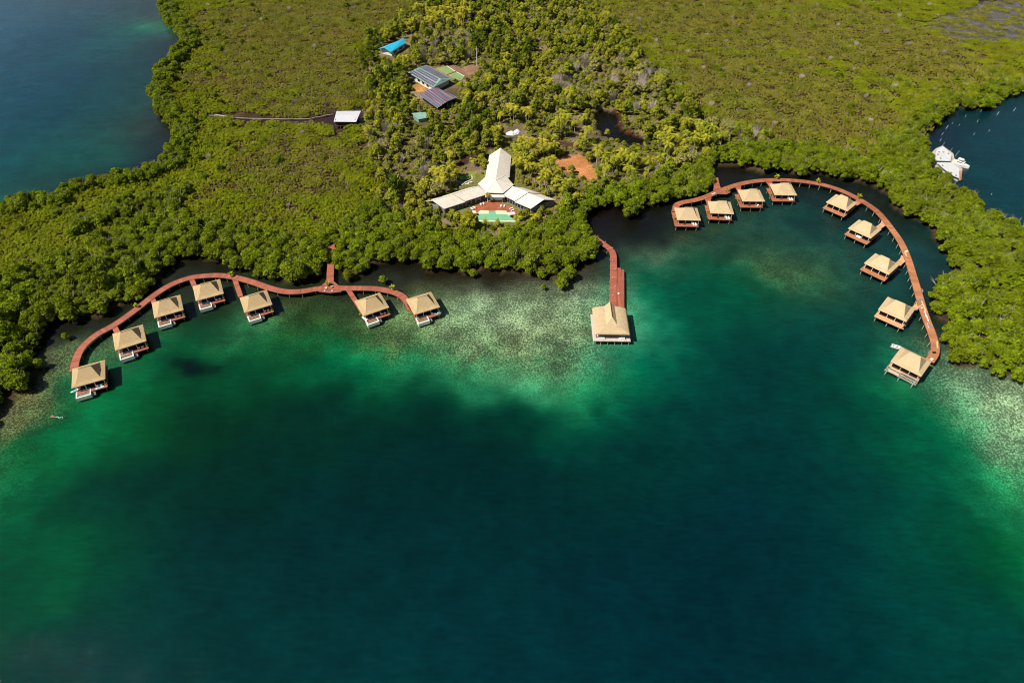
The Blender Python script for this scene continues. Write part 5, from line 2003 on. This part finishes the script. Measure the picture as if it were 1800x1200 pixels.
for n_, (px, py, w_) in enumerate(((827.5, 377, 'left of the two at the left end of the pool'), (833.5, 375.5, 'right of the two at the left end of the pool'), (896, 378.5, 'left of the two at the right end of the pool'), (901.5, 377.5, 'right of the two at the right end of the pool'))):
    t = thing('patio_umbrella', 'white square umbrella, ' + w_, 'umbrella', P(px, py + 3.5, ZG), .2, 'white umbrellas beside the pool')
    b = MB()
    for i in range(4):
        a_, c_ = math.pi / 4 + i * math.pi / 2, math.pi / 4 + (i + 1) * math.pi / 2
        b.face([(1.45 * math.cos(a_), 1.45 * math.sin(a_), 2.1), (1.45 * math.cos(c_), 1.45 * math.sin(c_), 2.1), (0, 0, 2.6)])
    b.build('canopy', M['white'], t)
    b = MB()
    b.tube([(0, 0, 0), (0, 0, 2.55)], [.04, .04], 6)
    b.build('pole', M['wall_grey'], t)
# red path right of the pool
b = MB()
q = path_px([(945, 392), (953, 381), (960, 372), (975, 360), (992, 355.5), (1010, 352)], ZG + .1)
ribbon(b, q, 2.3, ZG + .1, .3, 0, 0)
o = b.build('path', M['path_pink'])
tag(o, 'reddish paved path winding from the pool towards the pier', 'path', None, 'structure')
# garden pond edge, lilies and two garden loungers
b = MB()
gp = [(p.x, p.y) for p in PP([(808, 329), (817, 321), (829.5, 315), (829, 308)], ZG)]
ribbon(b, smooth_path(gp, 1.0), .7, ZG + .08, .4, 0, 0)
o = b.build('pond_edging', M['stone'])
tag(o, 'curved pale stone edging along the small garden pond', 'edging')
b = MB()
q = PP([(806, 313), (812, 309), (822, 308.5), (829, 311), (823, 315), (812, 316)], .1)
b.prism([(p.x, p.y) for p in q], .02, .1)
o = b.build('lily_pads', M['lily'])
tag(o, 'bright green water plants floating on the garden pond', 'water plants', None, 'stuff')
lounger(P(821.5, 324, ZG), 1.9, 'left of two white loungers on the lawn by the garden pond')
lounger(P(827, 321.5, ZG), 1.9, 'right of two white loungers on the lawn by the garden pond')

# blue roofed house
bh = thing('blue_roof_house', 'small white house with bright turquoise blue roof at the left edge of the wood', 'house')
r0, r1, f0, f1 = P(675, 84.0, 6.3), P(709, 67.5, 6.3), P(687, 92, 4.4), P(714, 75, 4.4)
b, b0, b1 = gable(bh, r0, r1, f0, f1, None)
b.build('roof', M['blue_roof'], bh)
pl = shrink([(f0.x, f0.y), (f1.x, f1.y), (b1.x, b1.y), (b0.x, b0.y)], .82)
b = MB()
b.prism(pl, .2, 4.7)
wl = b.build('wall', M['wall_white'], bh)
g = MB()
fa, fb = Vector((*pl[0], 0)), Vector((*pl[1], 0))
n_ = Vector(((fb - fa).y, -(fb - fa).x, 0)).normalized() * .04
if n_.y > 0:
    n_ = -n_
for q in (.15, .6):
    a_, c_ = fa.lerp(fb, q) + n_, fa.lerp(fb, q + .22) + n_
    g.face([(a_.x, a_.y, 1.8), (c_.x, c_.y, 1.8), (c_.x, c_.y, 3.4), (a_.x, a_.y, 3.4)])
g.build('window', M['glass'], wl)

# green hipped roof with solar panels
sh = thing('solar_roof_house', 'long house with pale green hipped roof covered in solar panels beside the green courts', 'house')
e = [P(717, 127.5, 4.8), P(762, 154, 4.8), P(793.5, 138.5, 4.8), P(750, 114.3, 4.8)]
ra, rb = P(736, 119.3, 6.6), P(775, 139.5, 6.6)
b = MB()
b.slab([e[0], e[1], rb, ra], .2)
b.slab([e[1], e[2], rb], .2)
b.slab([e[2], e[3], ra, rb], .2)
b.slab([e[3], e[0], ra], .2)
rf = b.build('roof', M['teal_roof'], sh)


def on_slope(A_, B_, C_, D3, u0, u1, v0, v1, lift=.08):
    f_ = lambda u, v: (A_.lerp(B_, u)).lerp(D3.lerp(C_, u), v) + Vector((0, 0, lift))
    return [f_(u0, v0), f_(u1, v0), f_(u1, v1), f_(u0, v1)]


b = MB()
b.slab(on_slope(e[0], e[1], rb, ra, .02, .97, .04, .48), .05)
b.slab(on_slope(e[0], e[1], rb, ra, .05, .93, .53, .94), .05)
b.slab(on_slope(e[2], e[3], ra, rb, .03, .97, .06, .92), .05)
b.slab(on_slope(e[1], e[2], rb, rb.lerp(ra, .02), .35, .70, .20, .52), .05)
b.build('solar_panel', M['solar'], rf)
b = MB()
b.prism(shrink([(p.x, p.y) for p in e], .86), .3, 4.8)
wl = b.build('wall', M['wall_white'], sh)
pl = shrink([(p.x, p.y) for p in e], .86)
g = MB()
fa, fb = Vector((*pl[0], 0)), Vector((*pl[1], 0))
n_ = Vector(((fb - fa).y, -(fb - fa).x, 0)).normalized() * .04
if n_.y > 0:
    n_ = -n_
for q in (.1, .3, .5, .7):
    a_, c_ = fa.lerp(fb, q) + n_, fa.lerp(fb, q + .1) + n_
    g.face([(a_.x, a_.y, 2.0), (c_.x, c_.y, 2.0), (c_.x, c_.y, 3.6), (a_.x, a_.y, 3.6)])
g.build('window', M['glass'], wl)

# free standing solar shelter
sa_ = thing('solar_shelter', 'dark solar panel shelter with red roof rails below the green solar roofed house', 'solar shelter')
e = [P(736, 166, 4.2), P(769, 190, 4.2), P(804, 171.5, 4.2), P(768, 153.5, 4.2)]
ra, rb = P(752, 157.5, 5.4), P(787, 178, 5.4)
b = MB()
b.slab([e[0], e[1], rb, ra], .1)
b.slab([e[3], e[2], rb, ra], .1)
rf = b.build('solar_roof', M['solar'], sa_)
for a_, c_ in ((ra, rb), (e[0].lerp(ra, .45), e[1].lerp(rb, .45)), (e[3].lerp(ra, .35), e[2].lerp(rb, .35))):
    b = MB()
    b.tube([a_ + Vector((0, 0, .12)), c_ + Vector((0, 0, .12))], [.16, .16], 6)
    b.build('rail', M['red_paint'], rf)
for q in e + [ra, rb]:
    b = MB()
    z_ = q.z - .12
    b.tube([(q.x * .98 + (ra.x + rb.x) * .01, q.y * .98 + (ra.y + rb.y) * .01, .4), (q.x * .98 + (ra.x + rb.x) * .01, q.y * .98 + (ra.y + rb.y) * .01, z_)], [.12, .12], 6)
    b.build('post', M['wall_grey'], sa_)
b = MB()
b.prism(shrink([(p.x, p.y) for p in e], .8), .5, 2.2)
b.build('battery_room', M['timber_dark'], sa_)

# teal shed
ts = thing('shed', 'small teal roofed shed half hidden in trees below the solar shelter', 'shed')
e = [P(723, 199, 4.2), P(735, 210, 3.2), P(752, 207, 3.2), P(748, 197, 4.2)]
b = MB()
b.slab(e, .15)
b.build('roof', M['teal_roof'], ts)
b = MB()
b.prism(shrink([(p.x, p.y) for p in e], .85), .3, 3.1)
b.build('wall', M['teal_roof'], ts)

# courts
for pl, lab in (([(767, 121), (786, 115.8), (801, 125.5), (785.5, 131.2)], 'upper of two flat green courts beside the solar roofed house'), ([(788, 132.2), (803, 126.5), (817, 134), (812, 141), (800, 141)], 'lower of two flat green courts beside the solar roofed house')):
    t = thing('green_court', lab, 'court', (0, 0, 0), 0, 'green courts')
    w_ = [(p.x, p.y) for p in PP(pl, ZG + .3)]
    b = MB()
    b.prism(w_, ZG - .2, ZG + .3)
    b.build('surface', M['court'], t)
    b = MB()
    ribbon(b, [Vector(q) for q in w_[1:3]], .5, ZG + .36, .5, 0, 0, -.3)
    b.build('curb', M['wall_white'], t)

# boathouse
bo = thing('boathouse', 'tin roofed boathouse standing over the brown channel', 'boathouse')
zb = 4.6
f0, f1 = P(586.5, 214, 3.9), P(626, 214.5, 3.9)
r0, r1 = P(589.5, 203, 5.0), P(631, 202.5, 5.0)
t0, t1 = P(591.5, 195.5, 4.7), P(634.5, 195, 4.7)
b = MB()
b.slab([f0, f1, r1, r0], .12)
b.slab([r0, r1, t1, t0], .12)
b.build('roof', M['tin'], bo)
b = MB()
b.box(f0.x + .8, f1.x - .8, f0.y + 1.0, f0.y + 1.2, 1.3, 3.8)
b.box(f0.x + .8, f0.x + 1.0, f0.y + 1.22, t0.y - 1, 1.3, 4.4)
b.box(f1.x - 1.0, f1.x - .8, f0.y + 1.22, t0.y - 1, 1.3, 4.4)
b.build('wall', M['timber_dark'], bo)
b = MB()
b.box(f0.x + .3, f1.x - .3, f0.y + .4, t0.y - .6, 1.0, 1.28)
b.build('floor', M['timber'], bo)
for i in range(6):
    o = link('stilt', STILT_ME, bo, (f0.x + 1 + i * (f1.x - f0.x - 2) / 5, f0.y + .7, .05))
# log boom along the channel
lg = [(362, 203), (385, 204.5), (410, 207), (440, 208.5), (480, 209.2), (515, 209.5), (545, 209), (565, 205), (585, 201)]
for i in range(len(lg) - 1):
    a_, c_ = P(*lg[i], .35), P(*lg[i + 1], .35)
    b = MB()
    b.tube([a_ - (a_ + c_) / 2, Vector((0, random.uniform(-.4, .4), .05)), c_ - (a_ + c_) / 2], [.3, .32, .22], 7)
    o = b.build('floating_log', M['log_grey'])
    o.location = (a_ + c_) / 2
    tag(o, 'pale weathered log floating end to end along the brown channel', 'log', 'logs lining the channel')
b = MB()
a_, c_ = P(372, 200.5, .9), P(403, 205.5, .6)
b.tube([a_ - c_, (0, 0, 0)], [.2, .3], 7)
o = b.build('fallen_trunk', M['bark_pale'])
o.location = c_
tag(o, 'short pale trunk lying across the left end of the channel logs', 'log')

# poles
for px, y0_, y1_, lab in ((838.5, 117, 82, 'tall pale bare pole standing beside the green courts'), (835, 108, 90, 'shorter dark pole just left of the tall pale pole')):
    bse = P(px, y0_, ZG)
    rr_ = math.hypot(bse.y, 0)
    tq = P(px, y1_, 0)
    top_z = ZG
    zt = ZG
    while zt < 30:
        d_ = bse.y * cp - (zt - H) * sp
        vv = 600 - ((bse.y * sp + (zt - H) * cp) / d_) * F
        if vv < y1_:
            break
        zt += .25
    b = MB()
    b.tube([(0, 0, 0), (0, 0, (zt - ZG) * .5), (0, 0, zt - ZG)], [.22, .18, .14], 8)
    o = b.build('bare_pole', M['white'] if '838' in str(px) else M['bark'])
    o.location = bse
    tag(o, lab, 'pole')

# white sheeted heaps behind the lodge
for n_, (px, py, rx, ry, hz, lab) in enumerate(((899, 236, 3.6, 1.6, 2.0, 'long white sheeted heap behind the lodge'), (909, 234, 2.4, 1.7, 2.5, 'taller peaked white sheeted heap at the right behind the lodge'), (872, 238, 2.0, 1.2, 1.0, 'low white sheeted heap left of the bigger heaps behind the lodge'))):
    rng = random.Random(n_)
    V, Fc = [], []
    nr_, na = 5, 14
    for i in range(nr_):
        q = i / (nr_ - 1)
        for j in range(na):
            a_ = 2 * math.pi * j / na
            wv = 1 + .12 * math.sin(a_ * 3 + n_) + rng.uniform(-.08, .08)
            V.append((rx * (1 - q * .94) * math.cos(a_) * wv, ry * (1 - q * .94) * math.sin(a_) * wv, hz * q ** .8 + rng.uniform(-.1, .1)))
    for i in range(nr_ - 1):
        for j in range(na):
            Fc.append((i * na + j, i * na + (j + 1) % na, (i + 1) * na + (j + 1) % na, (i + 1) * na + j))
    Fc.append(tuple((nr_ - 1) * na + j for j in range(na)))
    me = bpy.data.meshes.new('sheeted_heap')
    me.from_pydata(V, [], Fc)
    me.materials.append(M['tarp'])
    o = link('sheeted_heap', me, None, P(px, py, ZG))
    tag(o, lab, 'heap', 'white heaps behind the lodge')

# ------------------------------------------------------------------ right lagoon: floating platform, yacht, stakes
fp_ = thing('floating_platform', 'floating platform with white sheet roofs moored against the mangroves', 'floating platform')
top = PP([(1657, 257.3), (1672.7, 271), (1670.9, 283.3), (1644, 282.3), (1642.7, 273), (1647, 263)], 2.4)
b = MB()
b.slab(top, .15)
b.build('upper_roof', M['barge_roof'], fp_)
low = PP([(1646.7, 285.2), (1673, 285.6), (1686.7, 297), (1685.3, 313), (1676, 309), (1658, 296)], 2.1)
b = MB()
b.slab(low, .15)
b.build('lower_roof', M['barge_roof'], fp_)
dk = PP([(1657, 256), (1676, 270), (1679, 284), (1692, 297), (1690, 316), (1684, 317), (1641, 290), (1634, 282), (1638, 268), (1645, 261)], .6)
b = MB()
b.prism([(p.x, p.y) for p in dk], -.3, .6)
b.build('raft', M['stone'], fp_)
b = MB()
q = PP([(1689, 300), (1692, 299), (1690, 316), (1687, 316)], 1.0)
b.prism([(p.x, p.y) for p in q], .604, .9)
b.build('gangway', M['deck_orange'], fp_)
for q_, z_ in (((1650.5, 268), 2.4), ((1648, 272), 2.4), ((1653, 279), 2.4), ((1667, 270.5), 2.4), ((1658, 268), 2.4), ((1656.5, 291.5), 2.1), ((1672, 304), 2.1), ((1680, 309), 2.1)):
    p_ = P(*q_, z_)
    b = MB()
    b.box(p_.x - .35, p_.x + .35, p_.y - .3, p_.y + .3, z_ + .01, z_ + .4)
    b.build('roof_vent', M['wall_grey'], fp_)
cm = Vector((sum(p.x for p in top) / 6, sum(p.y for p in top) / 6, 0))
for q in top + low:
    z_ = q.z - .16
    qq = q.lerp(Vector((cm.x, cm.y, q.z)), .05) if q in top else q.lerp(sum(low, Vector()) / 6, .05)
    b = MB()
    b.tube([(qq.x, qq.y, .6), (qq.x, qq.y, z_)], [.08, .08], 6)
    b.build('post', M['bark'], fp_)
for px, py, dx_ in ((1655, 253, 2.6), (1669, 262, 2.2), (1679, 270, 3.4)):
    b = MB()
    q = P(px, py + 5, .5)
    b.tube([q, q + Vector((.9, .3, dx_))], [.08, .06], 6)
    b.build('leaning_pole', M['bark_pale'], fp_)

a_, c_ = P(1674.5, 284, .6), P(1703.5, 294.5, .6)
ln = (c_ - a_).length
ya = thing('motor_yacht', 'white motor yacht moored beside the floating platform', 'yacht', ((a_.x + c_.x) / 2, (a_.y + c_.y) / 2, 0), math.atan2(c_.y - a_.y, c_.x - a_.x))


def hull(m, ln, wd, h, n=12, mi=0):
    rings = []
    for i in range(n + 1):
        t_ = i / n
        w_ = wd / 2 * (1 - max(0, (t_ - .45) / .55) ** 2.0) * (.9 + .1 * min(1, t_ * 5))
        x = -ln / 2 + ln * t_
        hz = h * (1 + .25 * t_ * t_)
        rings.append([(x, -w_, hz), (x, -w_ * .75, -.2), (x, w_ * .75, -.2), (x, w_, hz)])
    for i in range(n):
        for j in range(3):
            m.face([rings[i][j], rings[i + 1][j], rings[i + 1][j + 1], rings[i][j + 1]], mi)
    m.face(rings[0], mi)
    return rings


m = MB()
rg = hull(m, ln, 3.4, 1.2)
for i in range(len(rg) - 1):
    m.face([rg[i][3], rg[i + 1][3], rg[i + 1][0], rg[i][0]])
m.build('hull', M['white'], ya)
b = MB()
b.box(-ln * .30, ln * .16, -1.15, 1.15, 1.3, 2.35)
cb = bevel(b.build('cabin', M['white'], ya), .2, 2)
b = MB()
b.box(ln * .162, ln * .172, -.95, .95, 1.7, 2.25)
b.box(-ln * .25, ln * .10, -1.17, -1.152, 1.75, 2.15)
b.box(-ln * .25, ln * .10, 1.152, 1.17, 1.75, 2.15)
b.build('window', M['glass'], cb)
b = MB()
b.box(-ln * .28, ln * .05, -1.1, 1.1, 3.3, 3.42)
b.build('hardtop', M['white'], ya)
for x in (-ln * .26, ln * .03):
    for y in (-1, 1):
        b = MB()
        b.tube([(x, y, 2.36), (x, y, 3.298)], [.05, .05], 6)
        b.build('support', M['wall_grey'], ya)
b = MB()
b.box(-ln * .05, ln * .10, -.8, .8, 2.36, 2.85)
b.build('helm_console', M['wall_grey'], ya)
b = MB()
b.box(-ln * .48, -ln * .32, -1.2, 1.2, 1.26, 1.7)
b.build('stern_seat', M['yellow'], ya)

STK = [(582, 255), (708, 310), (745, 200), (900, 165), (922, 228), (1095, 188), (672, 443), (830, 408), (443, 330), (514, 348), (383, 375), (336, 443), (317, 507), (855, 1078)]
WST = ['nearest the shrubby shore tip', 'in the middle of the group', 'close under the shore bushes', 'at the right end of the shore line', 'below the right end of the shore', 'the tallest, at the far right', 'in open water below the middle', 'in open water right of the middle', 'fourth up from the platform', 'beside the fourth stake from the platform',
       'third up from the platform', 'second up from the platform', 'nearest the floating platform', 'alone low in open water beyond the yacht']
sme = None
for n_, (a_, c_) in enumerate(STK):
    q = P(1600 + a_ / 6, 160 + c_ / 6 + 2, 0)
    if sme is None:
        m = MB()
        m.tube([(0, 0, -1), (.35, .1, .4), (.7, .2, 1.9)], [.12, .11, .09], 6)
        sme = m.mesh('stake', M['white'])
    o = link('mooring_stake', sme, None, q)
    o.rotation_euler = (0, 0, random.uniform(-.5, .5))
    s = .7 if n_ in (4, 5, 10) else random.uniform(.35, .5)
    o.scale = (s, s, s)
    tag(o, 'leaning white stake in the right lagoon, ' + WST[n_], 'stake', 'white stakes in the right lagoon')

# skiff by the unfinished hut
a_, c_ = P(1566.5, 606.5, .4), P(1588.5, 613, .4)
ln = (c_ - a_).length
sk_ = thing('skiff', 'small open white skiff floating behind the unfinished hut', 'skiff', ((a_.x + c_.x) / 2, (a_.y + c_.y) / 2, 0), math.atan2(c_.y - a_.y, c_.x - a_.x))
m = MB()
rg = hull(m, ln, 1.7, .6)
for i in range(len(rg) - 1):
    m.face([rg[i][1], rg[i][2], rg[i + 1][2], rg[i + 1][1]])
    for s_, k_ in ((0, 1), (3, -1)):
        p0, p1 = Vector(rg[i][s_]), Vector(rg[i + 1][s_])
        i0, i1 = p0 + Vector((0, .13 * k_, 0)), p1 + Vector((0, .13 * k_ if i < len(rg) - 3 else 0.0, 0))
        m.face([p0, p1, i1, i0] if k_ < 0 else [i0, i1, p1, p0])
        m.face([i0, i1, i1 - Vector((0, 0, .4)), i0 - Vector((0, 0, .4))])
m.build('hull', M['white'], sk_)
b = MB()
b.box(-ln * .44, ln * .34, -.55, .55, .05, .2)
b.build('floor', M['wall_white'], sk_)
for x in (-ln * .3, -ln * .02, ln * .22):
    b = MB()
    b.box(x - .14, x + .14, -.68, .68, .4, .48)
    b.build('thwart', M['wall_grey'], sk_)
b = MB()
b.box(-ln * .5 - .25, -ln * .5 - .02, -.18, .18, .1, .95)
b.build('outboard_motor', M['dark_hull'], sk_)
b = MB()
b.box(-.35, .1, -.2, .2, .21, .39)
b.build('fuel_can', M['red_paint'], sk_)

# ------------------------------------------------------------------ building materials on the right boardwalk


def along(px0, py0, px1, py1, z=ZR + .01):
    a_, c_ = P(px0, py0, z), P(px1, py1, z)
    return (a_ + c_) / 2, math.atan2(c_.y - a_.y, c_.x - a_.x), (c_ - a_).length


def plank(px0, py0, px1, py1, wd, mat, label, name='plank', th=.12, z=ZR + .012):
    c_, a_, l_ = along(px0, py0, px1, py1, z)
    b_ = MB()
    b_.box(-l_ / 2, l_ / 2, -wd / 2, wd / 2, 0, th)
    o_ = b_.build(name, mat)
    o_.location = c_
    o_.rotation_euler = (0, 0, a_)
    return tag(o_, label, 'plank')


plank(1590, 443, 1594, 450.5, .45, M['lumber'], 'pale plank on the boardwalk beside the crate above the third tilted hut')
plank(1620, 529, 1627.5, 548, .55, M['lumber'], 'long pale plank along the outer edge opposite the fourth tilted hut')
plank(1613, 540.5, 1621, 536, .4, M['lumber'], 'pale plank laid crosswise at the side walk of the fourth tilted hut')
plank(1626, 549, 1628, 557, .2, M['white'], 'left of two thin white planks beside the white sacks')
plank(1628, 553, 1632, 565, .38, M['white'], 'right and longer of two white planks beside the white sacks')
plank(1630, 568, 1632.5, 576.5, .4, M['lumber'], 'pale plank left of the grey mat near the bend')
plank(1647.0, 600, 1648, 612, .5, M['lumber'], 'pale plank on the outer edge just above the last bend')


def stack(px, py, label, w_, d_, h_, mat, rz=0.0, name='crate', cat='crate'):
    b_ = MB()
    b_.box(-w_ / 2, w_ / 2, -d_ / 2, d_ / 2, .08, h_)
    t_ = thing(name, label, cat, P(px, py, ZR + .012), rz)
    bevel(b_.build('body', mat, t_), .04, 2)
    b_ = MB()
    for q in (-1, 0, 1):
        b_.box(-w_ / 2, w_ / 2, q * d_ * .4 - .06, q * d_ * .4 + .06, 0, .078)
    b_.build('skid', M['timber'], t_)
    return t_


stack(1593.5, 443, 'pale crate on the outer edge of the boardwalk above the third tilted hut', 1.0, 1.2, .6, M['yellow'], .35)
stack(1618, 526, 'dark grey crate on the boardwalk above the fourth tilted hut', 1.1, 1.6, .3, M['wall_grey'], .3)
stack(1634.5, 573, 'flat grey mat stack near the bend of the right boardwalk', 1.1, 1.9, .25, M['wall_grey'], .3)
stack(1641.5, 620, 'dark topped bench crate at the last bend before the unfinished hut', 1.1, .7, .5, M['timber_dark'], .0)
stack(1637.5, 632, 'white box where the boardwalk meets the unfinished hut', .8, .9, .5, M['white'], .5)
stack(1620, 542, 'small white and black box beside the crosswise plank', .6, .6, .5, M['wall_white'], .2)
for n_, (px, py, lab) in enumerate(((1625.0, 548.5, 'upper of two white sacks on the boardwalk opposite the fourth tilted hut'), (1626.5, 551.5, 'lower of two white sacks on the boardwalk opposite the fourth tilted hut'))):
    V, Q = ico((0, 0, .25), .42, .6)
    me = bpy.data.meshes.new('sack')
    me.from_pydata(V.tolist(), [], Q.tolist())
    me.materials.append(M['tarp'])
    o = link('sack', me, None, P(px, py, ZR + .012))
    o.modifiers.new('s', 'SUBSURF').render_levels = 2
    tag(o, lab, 'sack', 'white sacks on the boardwalk')
# moored float beside the boardwalk
q = P(1619.5, 510.5, .3)
t = thing('rubber_dinghy', 'small grey black dinghy tied outside the boardwalk above the fourth tilted hut', 'dinghy', (q.x, q.y, 0), 1.2)
b = MB()
ring = [(1.0 * math.cos(2 * math.pi * i / 20) * (1.25), .62 * math.sin(2 * math.pi * i / 20), .22) for i in range(21)]
b.tube(ring, [.22] * 21, 8, 0, .5, False)
b.build('tube', M['wall_grey'], t)
b = MB()
b.box(-.9, .9, -.45, .45, .05, .15)
b.build('floor', M['dark_hull'], t)

# dead branch at the water's edge
q = P(1645, 500, .3)
rng = random.Random(3)
b = MB()
for i in range(9):
    a_ = math.pi + rng.uniform(-1.0, 1.0)
    l_ = rng.uniform(2, 4)
    mid = Vector((math.cos(a_) * l_ * .5, math.sin(a_) * l_ * .5, l_ * .4))
    b.tube([(0, 0, 0), mid, mid + Vector((math.cos(a_ + .4) * l_ * .5, math.sin(a_ + .4) * l_ * .5, l_ * .35))], [.09, .06, .02], 5, 0, .9)
o = b.build('dead_tree', M['bark_pale'])
o.location = q
tag(o, 'bare grey dead tree leaning over the water on the right bank', 'dead tree')
for px, py, lab, s in ((117, 594, 'small lone mangrove bush in the water at the left cove', .42), (674, 496, 'small round mangrove standing alone above the hut right of the chair platform', .55), (955, 507, 'tiny half bare mangrove bush left of the headland tip', .35)):
    t = thing('mangrove_bush', lab, 'mangrove', P(px, py, 0), 1.0)
    link('crown', MANG[1], t)
    link('trunk', MTRUNK[0], t)
    t.scale = (s, s, s * .8)

# big yellow green bushes at the pool
for px, py, s, kd, lab in ((826, 401, 1.35, 'yellow', 'large bright yellow green tree at the left front corner of the pool'), (795, 386, .8, 'yellow', 'yellow green tree below the left lodge wing'), (805, 392, .8, 'yellow', 'yellow green tree left of the bright pool corner tree'), (915, 388, .7, 'yellow', 'small yellow green tree right of the pool'), (925, 383, .6, 'yellow', 'small yellow green tree below the right lodge wing'),
                          (872, 398, .8, 'palm', 'young palm below the middle of the pool edge'), (910, 402, 1.0, 'palm', 'dark palm at the right front corner of the pool'), (852, 400, .7, 'palm', 'small palm below the left half of the pool'), (940, 398, .9, 'palm', 'palm beside the red path right of the pool'), (858, 356, .6, 'palm', 'small palm against the porch at the left of the terrace')):
    plant(kd, P(px, py, ZG).x, P(px, py, ZG).y, s, random.uniform(0, 6), ZG, lab, None)

# swimmer with a small white wake
q = P(93, 732, 0)
sw = thing('person', 'swimmer in orange swimwear face down in the green water at the far left', 'person', (q.x, q.y, 0.02), R(170))


def skin_body():
    V = [(0, 0, 0), (.28, 0, .03), (.5, 0, .04), (.62, 0, .05), (.74, 0, .06), (.48, .2, .03), (.75, .32, .0), (1.0, .25, .02), (.48, -.2, .03), (.35, -.42, -.02), (.12, -.42, .0), (-.08, .1, 0), (-.45, .13, -.02), (-.85, .12, .0), (-1.0, .12, .02), (-.08, -.1, 0), (-.45, -.14, -.04), (-.85, -.15, -.03), (-1.0, -.15, -.02)]
    E = [(0, 1), (1, 2), (2, 3), (3, 4), (2, 5), (5, 6), (6, 7), (2, 8), (8, 9), (9, 10), (0, 11), (11, 12), (12, 13), (13, 14), (0, 15), (15, 16), (16, 17), (17, 18)]
    rad = [.15, .14, .15, .06, .10, .07, .05, .04, .07, .05, .04, .10, .075, .05, .03, .10, .075, .05, .03]
    me = bpy.data.meshes.new('body')
    me.from_pydata(V, E, [])
    me.materials.append(M['skin'])
    o_ = link('body', me, sw)
    sk2 = o_.modifiers.new('skin', 'SKIN')
    for i, r_ in enumerate(rad):
        me.skin_vertices[0].data[i].radius = (r_, r_)
    me.skin_vertices[0].data[0].use_root = True
    o_.modifiers.new('sub', 'SUBSURF').render_levels = 1
    V_, Q_ = ico((.78, 0, .09), .12, .9)
    mh = bpy.data.meshes.new('hair')
    mh.from_pydata(V_.tolist(), [], Q_.tolist())
    mh.materials.append(M['hair'])
    link('hair', mh, sw)
    b_ = MB()
    b_.tube([(-.12, 0, .02), (0, 0, .02), (.14, 0, .03)], [.17, .172, .165], 12)
    b_.build('swimwear', M['swim'], sw)


skin_body()
b = MB()
rng = random.Random(8)
for i in range(26):
    t_ = rng.random()
    x, y = -1.2 - 3.2 * t_ + (2.2 if i % 5 == 0 else 0), rng.gauss(0, .12 + .35 * t_)
    s = rng.uniform(.05, .2) * (1.1 - .5 * t_)
    n_ = 6
    b.prism([(x + s * 1.6 * math.cos(6.283 * j / n_), y + s * math.sin(6.283 * j / n_)) for j in range(n_)], .012, .03 + .02 * rng.random())
o = b.build('splash', M['foam'])
o.location = (q.x, q.y, 0)
o.rotation_euler = (0, 0, R(172))
tag(o, 'thin white splash trailing behind the swimmer', 'foam', None, 'stuff')
print('OBJECTS', len(bpy.data.objects), 'tall', len(order), 'forest', len(fp), 'wood', len(cand), 'rest', len(wp), 'under', len(up_), cnt)
